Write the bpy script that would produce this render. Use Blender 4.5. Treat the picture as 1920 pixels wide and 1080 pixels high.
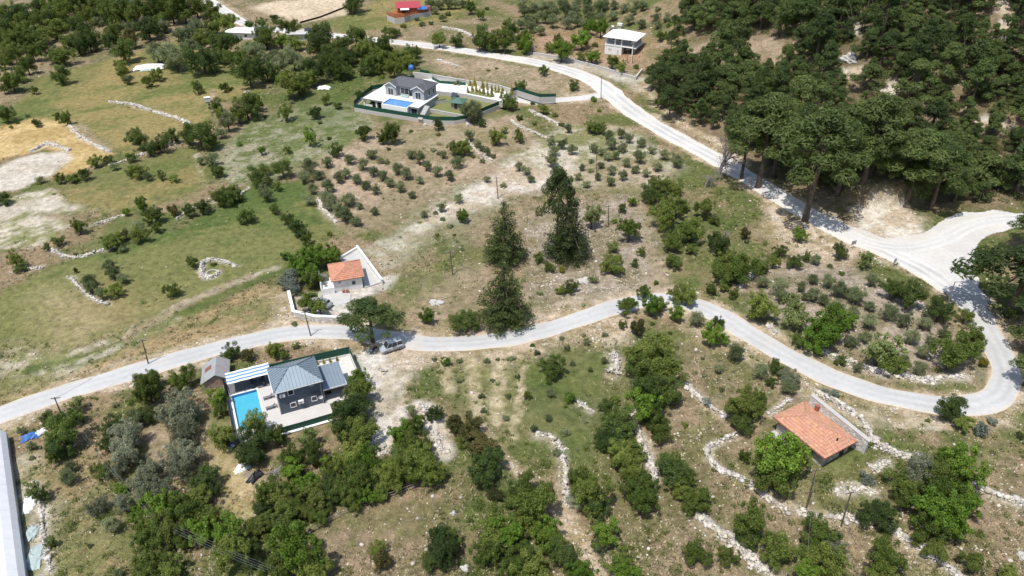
import bpy, bmesh, math, random
import numpy as np
from mathutils import Vector, Matrix
for o in list(bpy.data.objects): bpy.data.objects.remove(o)
sc = bpy.context.scene
COL = sc.collection
RNG = random.Random(7)
NR = np.random.default_rng(11)
# ------------------------------------------------------------ viewpoint and terrain maths
CAM_H = 85.0; PITCH = math.radians(34.0); HFOV = math.radians(68.0)
FPX = 960.0 / math.tan(HFOV / 2)          # focal length in pixels of the 1920 wide photograph

def softplus(v, k):
    v = v / k
    return k * (np.maximum(v, 0) + np.log1p(np.exp(-np.abs(v))))

def hz(x, y):
    """height of the land at world x, y (metres); works on floats and arrays"""
    sa = (x - 64) * .97 + (y - 168) * .25
    sb = (x - 64) * .2 + (y - 168) * .98
    d = np.abs(sa - sb)
    s = np.minimum(sa, sb) - np.maximum(12 - d, 0) ** 2 / 48
    hill = .42 * softplus(s - 10, 5.0)
    hill = 80 * np.tanh(hill / 80)
    ramp = .055 * softplus(x - 22, 8.0)
    left = -.05 * softplus(-x - 95, 15.0)
    und = .7 * np.sin(x / 41 + 1) * np.sin(y / 37 + .4) + .35 * np.sin(x / 19 + y / 23)
    far = .12 * softplus(y - 400, 40.0)
    bx, by = (x - 87.5) / 10.0, (y - 161.0) / 6.0
    bank = 5.0 * np.exp(-(bx * bx + by * by) ** 3)
    kx, ky = (x - 62) / 17.0, (y - 117) / 9.0
    knoll = 1.6 * np.exp(-(kx * kx + ky * ky))
    return hill + ramp + left + und + far + bank + knoll

def sp1(v, k):
    v /= k
    return k * (max(v, 0.0) + math.log1p(math.exp(-abs(v))))
def hz1(x, y):
    """the same height for one point, quicker"""
    sa = (x - 64) * .97 + (y - 168) * .25; sb = (x - 64) * .2 + (y - 168) * .98
    s = min(sa, sb) - max(12 - abs(sa - sb), 0) ** 2 / 48
    bx, by = (x - 87.5) / 10.0, (y - 161.0) / 6.0; kx, ky = (x - 62) / 17.0, (y - 117) / 9.0
    return 80 * math.tanh(.42 * sp1(s - 10, 5.0) / 80) + .055 * sp1(x - 22, 8.0) - .05 * sp1(-x - 95, 15.0) + .7 * math.sin(x / 41 + 1) * math.sin(y / 37 + .4) + .35 * math.sin(x / 19 + y / 23) \
        + .12 * sp1(y - 400, 40.0) + 5.0 * math.exp(-(bx * bx + by * by) ** 3) + 1.6 * math.exp(-(kx * kx + ky * ky))
_AT = {}
def ray(px, py):
    u = (px - 960) / FPX; v = (540 - py) / FPX
    return u, math.cos(PITCH) + v * math.sin(PITCH), -math.sin(PITCH) + v * math.cos(PITCH)

def at(px, py, h=0.0):
    """point h metres above the land that is seen at pixel px, py of the photograph"""
    u, dy, dz = ray(px, py)
    key = (px, py, h)
    if key in _AT: return _AT[key]
    f = lambda t: CAM_H + dz * t - hz1(u * t, dy * t) - h
    a = 50.0; b = a
    while b < 1500:
        b = a + 6.0
        if f(b) < 0: break
        a = b
    for _ in range(22):
        m = (a + b) / 2
        if f(m) > 0: a = m
        else: b = m
    _AT[key] = (u * a, dy * a, CAM_H + dz * a - h)
    return _AT[key]

def ppm(x, y, z):
    """photograph pixels per metre at a world point"""
    return FPX / (y * math.cos(PITCH) + (CAM_H - z) * math.sin(PITCH))

def proj(x, y, z):
    zz = y * math.cos(PITCH) + (CAM_H - z) * math.sin(PITCH)
    up = y * math.sin(PITCH) - (CAM_H - z) * math.cos(PITCH)
    return 960 + FPX * x / zz, 540 - FPX * up / zz
# ------------------------------------------------------------ camera, sky, sun, exposure
cd = bpy.data.cameras.new('camera'); cam = bpy.data.objects.new('camera', cd); COL.objects.link(cam)
cam.location = (0, 0, CAM_H); cam.rotation_euler = (math.pi / 2 - PITCH, 0, 0)
cd.sensor_width = 36; cd.lens = 18 / math.tan(HFOV / 2); cd.clip_start = 1; cd.clip_end = 12000
sc.camera = cam
SUN_FROM = Vector((-.23, -.31, .92)).normalized()
sun_el = math.asin(SUN_FROM.z); sun_az = math.atan2(SUN_FROM.x, SUN_FROM.y)
W = bpy.data.worlds.new('World'); sc.world = W; W.use_nodes = True
wn = W.node_tree; bg = wn.nodes['Background']
sky = wn.nodes.new('ShaderNodeTexSky'); sky.sky_type = 'NISHITA'; sky.sun_disc = False
sky.sun_elevation = sun_el; sky.sun_rotation = sun_az; sky.air_density = 1.0; sky.dust_density = 1.5
wn.links.new(sky.outputs[0], bg.inputs[0]); bg.inputs[1].default_value = .145
sl = bpy.data.lights.new('sun', 'SUN'); sl.energy = 4.3; sl.angle = math.radians(.53); sl.color = (1, .968, .92)
so = bpy.data.objects.new('sun', sl); COL.objects.link(so); so.rotation_euler = SUN_FROM.to_track_quat('Z', 'Y').to_euler()
so.location = (0, 0, 300)
sc.view_settings.view_transform = 'Standard'; sc.view_settings.look = 'None'
sc.view_settings.exposure = 0.03; sc.view_settings.gamma = 1.0
sc.render.engine = 'CYCLES'
sc.cycles.max_bounces = 6; sc.cycles.diffuse_bounces = 3; sc.cycles.transparent_max_bounces = 6
sc.cycles.use_adaptive_sampling = True; sc.cycles.adaptive_threshold = .02

# ------------------------------------------------------------ materials
def nodes(name):
    m = bpy.data.materials.new(name); m.use_nodes = True
    t = m.node_tree; b = t.nodes['Principled BSDF']
    return m, t, b
def N(t, kind, **kw):
    n = t.nodes.new(kind)
    for k, v in kw.items(): setattr(n, k, v)
    return n
def mixc(t, fac, a, b, mode='MIX'):
    n = N(t, 'ShaderNodeMix', data_type='RGBA', blend_type=mode)
    for i, v in ((0, fac), (6, a), (7, b)):
        if hasattr(v, 'links'): t.links.new(v, n.inputs[i])
        elif isinstance(v, (int, float)): n.inputs[i].default_value = v
        else: n.inputs[i].default_value = (*v, 1)
    return n.outputs[2]
def mathn(t, op, a, b=0.0):
    n = N(t, 'ShaderNodeMath', operation=op)
    for i, v in ((0, a), (1, b)):
        if hasattr(v, 'links'): t.links.new(v, n.inputs[i])
        else: n.inputs[i].default_value = v
    return n.outputs[0]
def noise(t, vec, scale, detail=4, rough=.55):
    n = N(t, 'ShaderNodeTexNoise'); n.inputs['Scale'].default_value = scale
    n.inputs['Detail'].default_value = detail; n.inputs['Roughness'].default_value = rough
    t.links.new(vec, n.inputs['Vector']); return n.outputs[0]
def rng(t, v, a, b, c=0.0, d=1.0):
    n = N(t, 'ShaderNodeMapRange'); t.links.new(v, n.inputs[0])
    for i, q in enumerate((a, b, c, d)): n.inputs[i + 1].default_value = q
    return n.outputs[0]
def mat(name, c, rough=.7, var=.18, scale=1.5, c2=None, metal=0.0, bump=0.0, attr=None, spec=.35):
    """plain painted / stone / metal surface with blotchy tone and optional second colour"""
    m, t, b = nodes(name)
    g = N(t, 'ShaderNodeNewGeometry').outputs['Position']
    n1 = noise(t, g, scale, 5); n2 = noise(t, g, scale * 7, 3)
    v = mathn(t, 'ADD', mathn(t, 'MULTIPLY', n1, .65), mathn(t, 'MULTIPLY', n2, .35))
    k = rng(t, v, .3, .7, 1 - var, 1 + var)
    col = mixc(t, rng(t, n1, .48, .66), c, c2) if c2 else mixc(t, 0.0, c, c)
    if attr:
        a = N(t, 'ShaderNodeAttribute', attribute_name=attr).outputs['Color']
        col = mixc(t, 1.0, col, a, 'MULTIPLY')
    col = mixc(t, 1.0, col, k, 'MULTIPLY')
    t.links.new(col, b.inputs['Base Color'])
    b.inputs['Roughness'].default_value = rough; b.inputs['Metallic'].default_value = metal
    b.inputs['Specular IOR Level'].default_value = spec
    if bump:
        bn = N(t, 'ShaderNodeBump'); bn.inputs['Strength'].default_value = bump; bn.inputs['Distance'].default_value = .1
        t.links.new(n2, bn.inputs['Height']); t.links.new(bn.outputs[0], b.inputs['Normal'])
    return m
def leafmat(name, c, c2, hv=.25):
    """foliage: two greens blended by clump noise, tone differing from plant to plant, light passing through"""
    m, t, b = nodes(name)
    oc = N(t, 'ShaderNodeTexCoord').outputs['Object']
    r = N(t, 'ShaderNodeObjectInfo').outputs['Random']
    n1 = noise(t, oc, 3.2, 3)
    f = mathn(t, 'ADD', n1, mathn(t, 'MULTIPLY', mathn(t, 'SUBTRACT', r, .5), .55))
    col = mixc(t, rng(t, f, .3, .72), c, c2)
    col = mixc(t, 1.0, col, N(t, 'ShaderNodeAttribute', attribute_name='tint').outputs['Color'], 'MULTIPLY')
    r2 = mathn(t, 'FRACT', mathn(t, 'MULTIPLY', r, 17.3))
    col = mixc(t, 1.0, col, rng(t, r2, 0, 1, 1 - hv, 1 + hv), 'MULTIPLY')
    t.links.new(col, b.inputs['Base Color']); b.inputs['Roughness'].default_value = .6
    b.inputs['Specular IOR Level'].default_value = .25
    tr = N(t, 'ShaderNodeBsdfTranslucent'); t.links.new(mixc(t, .35, col, (.25, .3, .03)), tr.inputs[0])
    mx = N(t, 'ShaderNodeMixShader'); mx.inputs[0].default_value = .42
    t.links.new(b.outputs[0], mx.inputs[1]); t.links.new(tr.outputs[0], mx.inputs[2])
    t.links.new(mx.outputs[0], t.nodes['Material Output'].inputs[0])
    return m
M = {}
M['oak'] = leafmat('foliage_mid_green', (0.085, 0.129, 0.024), (0.201, 0.244, 0.054))
M['dark'] = leafmat('foliage_dark_green', (0.056, 0.094, 0.026), (0.132, 0.185, 0.044))
M['bright'] = leafmat('foliage_bright_green', (0.104, 0.189, 0.022), (0.183, 0.287, 0.041))
M['olive'] = leafmat('foliage_olive', (0.132, 0.168, 0.078), (0.281, 0.311, 0.168))
M['greyolive'] = leafmat('foliage_grey_olive', (.175, .195, .125), (.330, .345, .240))
M['silver'] = leafmat('foliage_silver', (.20, .235, .20), (.30, .335, .29))
M['brownish'] = leafmat('foliage_brown_green', (0.061, 0.073, 0.024), (0.140, 0.120, 0.044))
M['light'] = leafmat('foliage_pale_green', (0.128, 0.177, 0.049), (0.213, 0.250, 0.091))
M['pine'] = leafmat('foliage_pine', (.062, .098, .030), (.140, .185, .058))
M['conifer'] = leafmat('foliage_conifer', (.042, .068, .025), (.108, .142, .046))
M['golden'] = leafmat('foliage_golden', (.30, .27, .03), (.42, .36, .04))
M['yellow'] = leafmat('foliage_yellow_bloom', (.25, .22, .02), (.14, .17, .03))
M['bark'] = mat('bark', (.10, .075, .055), .9, .35, 4, bump=.4)
M['deadwood'] = mat('grey_dead_wood', (.24, .21, .20), .9, .25, 4)
M['pole'] = mat('weathered_pole_wood', (.12, .095, .075), .85, .3, 3)
M['wood'] = mat('weathered_wood', (.32, .27, .21), .85, .3, 3)
M['white'] = mat('white_paint', (.80, .79, .76), .6, .07, .6)
M['whitewall'] = mat('whitewashed_wall', (.72, .71, .68), .8, .12, .8, c2=(.60, .58, .54))
M['cream'] = mat('pale_wall_render', (.55, .54, .52), .8, .12, .8)
M['concrete'] = mat('pale_concrete', (.50, .49, .46), .85, .12, .7, c2=(.42, .41, .38))
M['deck'] = mat('pale_deck_tile', (.56, .53, .50), .6, .08, .5)
M['darkpave'] = mat('grey_paving', (.16, .16, .165), .8, .15, 1.0)
M['navy'] = mat('dark_blue_grey_wall', (.085, .110, .140), .7, .10, .7)
M['greywall'] = mat('grey_wall_render', (.34, .35, .37), .8, .08, .7)
M['blueroof'] = mat('blue_grey_sheet_metal', (.235, .29, .335), .42, .10, .5, metal=.25)
M['blueroof_d'] = mat('blue_grey_ridge_metal', (.105, .145, .18), .45, .10, .5, metal=.25)
M['slate'] = mat('dark_grey_roofing', (.105, .108, .118), .7, .15, 1.2)
M['slate_l'] = mat('dark_grey_roof_batten', (.135, .138, .15), .7, .12, 1.2)
M['zincrust'] = mat('rust_streaked_zinc_sheet', (.40, .33, .30), .6, .2, 1.2, c2=(.30, .16, .12), metal=.2)
M['zinc'] = mat('weathered_zinc_sheet', (.47, .49, .50), .45, .14, .8, metal=.3, c2=(.42, .39, .36))
M['rust'] = mat('rusty_sheet', (.23, .105, .075), .8, .3, 1.5)
M['tile'] = mat('terracotta_tile', (.50, .255, .165), .8, .10, 2.5, attr='tint')
M['tilecap'] = mat('terracotta_ridge_cap', (.42, .235, .165), .8, .18, 2.5)
M['brick'] = mat('red_brick', (.34, .12, .08), .85, .2, 4)
M['stonewall'] = mat('grey_stone_masonry', (.54, .515, .475), .9, .2, 2.0, attr='tint', bump=.3)
M['rubble'] = mat('pale_limestone_rubble', (.60, .575, .53), .9, .12, 2.0, attr='tint')
M['stone_o'] = mat('loose_limestone', (.62, .57, .49), .9, .16, 2.0, attr='tint')
M['retain'] = mat('pale_retaining_wall', (.50, .475, .44), .9, .16, 2.2, c2=(.40, .38, .35), bump=.4)
M['green'] = mat('green_fence_mesh', (.012, .070, .044), .7, .15, 1.0)
M['black'] = mat('black_metal', (.025, .026, .03), .5, .1, 1)
M['steel'] = mat('grey_steel', (.32, .33, .34), .4, .1, 1, metal=.5)
M['blue'] = mat('blue_stripe_cloth', (.15, .28, .46), .8, .1, 1)
M['cloth'] = mat('white_cloth', (.76, .76, .74), .8, .06, 1)
M['bluetarp'] = mat('blue_tarp', (.06, .17, .45), .5, .15, 2)
M['tealtarp'] = mat('pale_teal_sheet', (.40, .48, .46), .5, .15, 2)
M['plastic'] = mat('white_plastic_sheeting', (.80, .80, .80), .6, .05, .3, spec=.15)
M['plastic2'] = mat('grey_plastic_side_sheeting', (.34, .37, .40), .4, .12, .6)
M['red'] = mat('red_metal_roof', (.38, .05, .07), .5, .14, 1)
M['timber'] = mat('orange_brown_timber', (.33, .115, .045), .7, .2, 2)
M['greenroof'] = mat('green_metal_roof', (.09, .17, .13), .5, .12, 1)
M['lawn'] = mat('garden_lawn', (.20, .20, .075), .9, .25, .8, c2=(.13, .16, .05))
M['rubber'] = mat('black_rubber', (.02, .02, .02), .8, .1, 2)
M['silverpaint'] = mat('silver_car_paint', (.48, .49, .51), .28, .04, .5, metal=.55)
M['bluesilver'] = mat('blue_silver_car_paint', (.46, .50, .54), .3, .05, .5, metal=.2)
M['beigepaint'] = mat('dusty_beige_car_paint', (.34, .29, .25), .4, .08, 1.0, metal=.3)
M['lamp_red'] = mat('red_lamp', (.4, .02, .02), .3, .05, 1)
M['solar'] = mat('dark_blue_solar_glass', (.035, .045, .075), .2, .08, 1, spec=.6)
m, t, b = nodes('dark_window_glass'); b.inputs['Base Color'].default_value = (.02, .025, .03, 1); b.inputs['Roughness'].default_value = .08; M['glass'] = m
n_ = noise(t, N(t, 'ShaderNodeNewGeometry').outputs['Position'], .4, 2)
t.links.new(mixc(t, n_, (.015, .018, .022), (.05, .06, .07)), b.inputs['Base Color'])
def poolmat(name, c1, c2):
    m, t, b = nodes(name)
    g = N(t, 'ShaderNodeNewGeometry').outputs['Position']
    n1 = noise(t, g, .8, 3)
    t.links.new(mixc(t, n1, c1, c2), b.inputs['Base Color'])
    b.inputs['Roughness'].default_value = .06; b.inputs['Specular IOR Level'].default_value = .5
    bn = N(t, 'ShaderNodeBump'); bn.inputs['Strength'].default_value = .3; bn.inputs['Distance'].default_value = .05
    t.links.new(noise(t, g, 3.5, 3), bn.inputs['Height']); t.links.new(bn.outputs[0], b.inputs['Normal'])
    return m
M['pool'] = poolmat('turquoise_pool_water', (.055, .38, .54), (.10, .46, .60))
M['pool2'] = poolmat('blue_pool_water', (.10, .26, .58), (.16, .34, .64))
M['pooltile'] = mat('blue_pool_tile', (.045, .20, .46), .4, .12, 3)
M['pooltile2'] = mat('pale_blue_pool_tile', (.16, .32, .60), .4, .12, 3)

# ------------------------------------------------------------ object helpers
def tag(o, label=None, cat=None, group=None, kind=None):
    if label: o['label'] = label
    if cat: o['category'] = cat
    if group: o['group'] = group
    if kind: o['kind'] = kind
    return o
def empty(name, loc, ang=0.0, label=None, cat=None, group=None):
    o = bpy.data.objects.new(name, None); COL.objects.link(o)
    o.location = loc; o.rotation_euler = (0, 0, math.radians(ang)); o.empty_display_size = .3
    return tag(o, label, cat, group)
def link(name, me, parent=None):
    o = bpy.data.objects.new(name, me); COL.objects.link(o)
    if parent: o.parent = parent
    return o
class MB:
    """collects boxes, bars and faces and builds them as one mesh object"""
    def __init__(s): s.v = []; s.f = []; s.t = []
    def poly(s, pts, tint=None):
        n = len(s.v); s.v += [tuple(p) for p in pts]; s.f.append(tuple(range(n, n + len(pts)))); s.t.append(tint); return s
    def hexa(s, p, tint=None):
        n = len(s.v); s.v += [tuple(q) for q in p]
        for q in ((0, 3, 2, 1), (4, 5, 6, 7), (0, 1, 5, 4), (1, 2, 6, 5), (2, 3, 7, 6), (3, 0, 4, 7)):
            s.f.append(tuple(n + i for i in q)); s.t.append(tint)
        return s
    def box(s, x0, x1, y0, y1, z0, z1, tint=None):
        return s.hexa([(x0, y0, z0), (x1, y0, z0), (x1, y1, z0), (x0, y1, z0), (x0, y0, z1), (x1, y0, z1), (x1, y1, z1), (x0, y1, z1)], tint)
    def obox(s, o, a, b, c, tint=None):
        o, a, b, c = Vector(o), Vector(a), Vector(b), Vector(c)
        return s.hexa([o, o + a, o + a + b, o + b, o + c, o + a + c, o + a + b + c, o + b + c], tint)
    def prism(s, ring, z0, z1):
        n = len(s.v); k = len(ring)
        s.v += [(x, y, z0) for x, y in ring] + [(x, y, z1) for x, y in ring]
        s.f.append(tuple(range(n + k - 1, n - 1, -1))); s.f.append(tuple(range(n + k, n + 2 * k)))
        for i in range(k): s.f.append((n + i, n + (i + 1) % k, n + k + (i + 1) % k, n + k + i))
        s.t += [None] * (k + 2); return s
    def tube(s, p0, p1, r0, r1=None, k=6, cap=True):
        r1 = r0 if r1 is None else r1
        p0, p1 = Vector(p0), Vector(p1); d = (p1 - p0)
        if d.length < 1e-6: return s
        d.normalize(); a = d.orthogonal().normalized(); b = d.cross(a); n = len(s.v)
        for p, r in ((p0, r0), (p1, r1)):
            for i in range(k):
                w = 2 * math.pi * i / k; s.v.append(tuple(p + (a * math.cos(w) + b * math.sin(w)) * r))
        for i in range(k): s.f.append((n + i, n + (i + 1) % k, n + k + (i + 1) % k, n + k + i)); s.t.append(None)
        if cap: s.f.append(tuple(range(n + k, n + 2 * k))); s.f.append(tuple(range(n + k - 1, n - 1, -1))); s.t += [None, None]
        return s
    def mesh(s, name, m):
        me = bpy.data.meshes.new(name); me.from_pydata(s.v, [], s.f); me.materials.append(m)
        if any(t is not None for t in s.t):
            ca = me.color_attributes.new('tint', 'FLOAT_COLOR', 'CORNER'); cs = []
            for f, t in zip(s.f, s.t): cs += list(t or (1, 1, 1)) * 0 + [c for _ in f for c in (*(t or (1, 1, 1)), 1)]
            ca.data.foreach_set('color', cs)
        elif m in (M['stonewall'], M['rubble'], M['tile'], M['stone_o']):
            ca = me.color_attributes.new('tint', 'FLOAT_COLOR', 'CORNER')
            ca.data.foreach_set('color', [1.0] * (4 * len(me.loops)))
        return me
    def build(s, name, m, parent=None): return link(name, s.mesh(name, m), parent)
def npmesh(name, V, Fq, m, colors=None):
    """mesh from numpy arrays: V (n,3), Fq (k,3 or 4)"""
    me = bpy.data.meshes.new(name); n = len(V); k, c = Fq.shape
    me.vertices.add(n); me.vertices.foreach_set('co', V.astype(np.float32).ravel())
    me.loops.add(k * c); me.loops.foreach_set('vertex_index', Fq.astype(np.int32).ravel())
    me.polygons.add(k); me.polygons.foreach_set('loop_start', np.arange(0, k * c, c, dtype=np.int32))
    if colors is not None:
        ca = me.color_attributes.new('tint', 'FLOAT_COLOR', 'POINT'); ca.data.foreach_set('color', colors.astype(np.float32).ravel())
    me.materials.append(m); me.update(calc_edges=True); me.validate(); return me

# ------------------------------------------------------------ land: numpy noise
def vnoise(x, y, seed=0):
    xi = np.floor(x).astype(np.int64); yi = np.floor(y).astype(np.int64); fx = x - xi; fy = y - yi
    fx = fx * fx * (3 - 2 * fx); fy = fy * fy * (3 - 2 * fy)
    def h(a, b):
        n = (a * 374761393 + b * 668265263 + seed * 1442695041) & 0x7fffffff
        n = ((n ^ (n >> 13)) * 1274126177) & 0x7fffffff
        return ((n ^ (n >> 16)) & 0xffff) / 65535.0
    return (h(xi, yi) * (1 - fx) + h(xi + 1, yi) * fx) * (1 - fy) + (h(xi, yi + 1) * (1 - fx) + h(xi + 1, yi + 1) * fx) * fy
def fbm(x, y, scale, oct=4, seed=0):
    r = 0; a = .5; tot = 0
    for i in range(oct):
        r = r + a * vnoise(x / scale * 2 ** i + 17.3 * i, y / scale * 2 ** i - 9.1 * i, seed + i); tot += a; a *= .55
    return r / tot
def sstep(v, a, b):
    q = np.clip((v - a) / (b - a), 0, 1); return q * q * (3 - 2 * q)
def polydist(P, X, Y):
    """distance to a polyline (k,2) for points"""
    d = np.full(X.shape, 1e9)
    for (ax, ay), (bx, by) in zip(P[:-1], P[1:]):
        dx, dy = bx - ax, by - ay; L = dx * dx + dy * dy + 1e-9
        q = np.clip(((X - ax) * dx + (Y - ay) * dy) / L, 0, 1)
        d = np.minimum(d, np.hypot(X - ax - q * dx, Y - ay - q * dy))
    return d
def inside(P, X, Y):
    r = np.zeros(X.shape, bool)
    for (ax, ay), (bx, by) in zip(P, P[1:] + P[:1]):
        c = ((ay > Y) != (by > Y)) & (X < (bx - ax) * (Y - ay) / (by - ay + 1e-12) + ax); r ^= c
    return r
def smooth_line(pts, step=1.0):
    """Catmull-Rom through world xy points, resampled"""
    p = [np.array(q[:2], float) for q in pts]; p = [2 * p[0] - p[1]] + p + [2 * p[-1] - p[-2]]; out = []
    for i in range(1, len(p) - 2):
        n = max(2, int(np.linalg.norm(p[i + 1] - p[i]) / step))
        for k in range(n):
            u = k / n
            out.append(.5 * ((2 * p[i]) + (-p[i - 1] + p[i + 1]) * u + (2 * p[i - 1] - 5 * p[i] + 4 * p[i + 1] - p[i + 2]) * u * u + (-p[i - 1] + 3 * p[i] - 3 * p[i + 1] + p[i + 2]) * u ** 3))
    out.append(p[-2]); return out
def W2(pts): return [at(*q)[:2] for q in pts]

# ------------------------------------------------------------ roads (centre lines read off the photograph, laid on the land)
R_LOW = W2([(-60, 800), (0, 778), (100, 742), (200, 712), (300, 683), (400, 655), (500, 632), (560, 623), (640, 622), (700, 630), (760, 639), (820, 645), (900, 641), (980, 629), (1060, 607), (1130, 583), (1190, 567), (1240, 561), (1300, 571), (1350, 592), (1400, 623), (1450, 653), (1500, 680), (1560, 708), (1620, 730), (1690, 748), (1760, 759), (1820, 760), (1866, 746), (1886, 715), (1882, 680), (1862, 640), (1838, 600), (1806, 560), (1768, 526)])
R_UP = W2([(1790, 545), (1730, 505), (1660, 470), (1600, 445), (1550, 420), (1500, 392), (1450, 362), (1400, 332), (1350, 302), (1300, 275), (1250, 248), (1200, 218), (1165, 192), (1140, 170), (1110, 150), (1060, 131), (1000, 116), (920, 103), (850, 92), (780, 83), (700, 74), (640, 68), (560, 60), (500, 53), (455, 42), (432, 28), (408, 12), (388, 0), (350, -14)])
R_DRIVE = W2([(1150, 172), (1110, 181), (1050, 187), (1000, 190), (962, 186)])
R_LOW_S, R_UP_S, R_DRIVE_S = smooth_line(R_LOW), smooth_line(R_UP), smooth_line(R_DRIVE)
APRON = W2([(1545, 398), (1575, 412), (1610, 430), (1660, 444), (1705, 444), (1745, 428), (1775, 406), (1810, 398), (1860, 394), (1925, 400), (1935, 425), (1870, 436), (1835, 455), (1825, 490), (1835, 525), (1850, 565), (1870, 615), (1840, 600), (1790, 550), (1740, 515), (1680, 480), (1610, 450)])
ROADPTS = [R_LOW_S[::2], R_UP_S[::2], R_DRIVE_S[::2]]
def L2W(o, ang, x, y):
    a = math.radians(ang); return (o[0] + x * math.cos(a) - y * math.sin(a), o[1] + x * math.sin(a) + y * math.cos(a))
HA = 24.0; HO = (-36.8, 89.1)                                  # dark house: heading and front left corner
TA = 17.0; TO = at(628, 548)[:2]; QA = 30.0; QO = at(1538, 874)[:2]   # white tiled house, stone house
PADS = [(*L2W(HO, HA, 3, 3), 12.5), (*L2W(TO, TA, 3, 5), 12), (*L2W(QO, QA, 3, 4), 8), (-22, 224, 26)]
# ------------------------------------------------------------ land cover map (what grows or lies where)
CT = {  # colour a, colour b, size of patches, stoniness, grassiness
 'base': ((.258, .190, .115), (.110, .124, .040), 9, .35, .7),
 'meadow': ((.125, .145, .044), (.255, .205, .085), 16, .02, .9),
 'field': ((.090, .125, .036), (.165, .168, .062), 13, .02, .9),
 'lush': ((.062, .100, .024), (.115, .135, .042), 6, .05, 1),
 'wheat': ((.50, .370, .175), (.39, .275, .115), 8, .0, .5),
 'silt': ((.52, .47, .39), (.42, .37, .29), 8, .3, .0),
 'clay': ((.50, .445, .35), (.205, .205, .090), 5, .4, .3),
 'soil': ((.395, .300, .215), (.255, .205, .125), 7, .3, .35),
 'redsoil': ((.36, .235, .155), (.24, .165, .085), 7, .3, .3),
 'dry': ((.285, .212, .138), (.155, .142, .064), 7, .5, .5),
 'ochre': ((.32, .235, .125), (.185, .178, .074), 8, .1, .8),
 'greyslope': ((.345, .285, .225), (.215, .18, .115), 5, .75, .4),
 'scree': ((.60, .545, .455), (.43, .345, .25), 4, .9, .05),
 'verge': ((.52, .415, .305), (.32, .25, .145), 3.0, .95, .35),
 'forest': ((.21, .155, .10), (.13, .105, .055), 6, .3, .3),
 'gravel': ((.63, .59, .53), (.50, .43, .34), 5, .7, .05),
 'straw': ((.42, .345, .215), (.24, .215, .095), 1.6, .2, .5),
 'stubble': ((.48, .40, .265), (.30, .26, .14), 1.2, .3, .4),
 'flowers': ((.125, .150, .055), (.30, .285, .19), 4, .15, .6),
 'sand': ((.56, .455, .33), (.47, .38, .26), 10, .1, .05),
}
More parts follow.
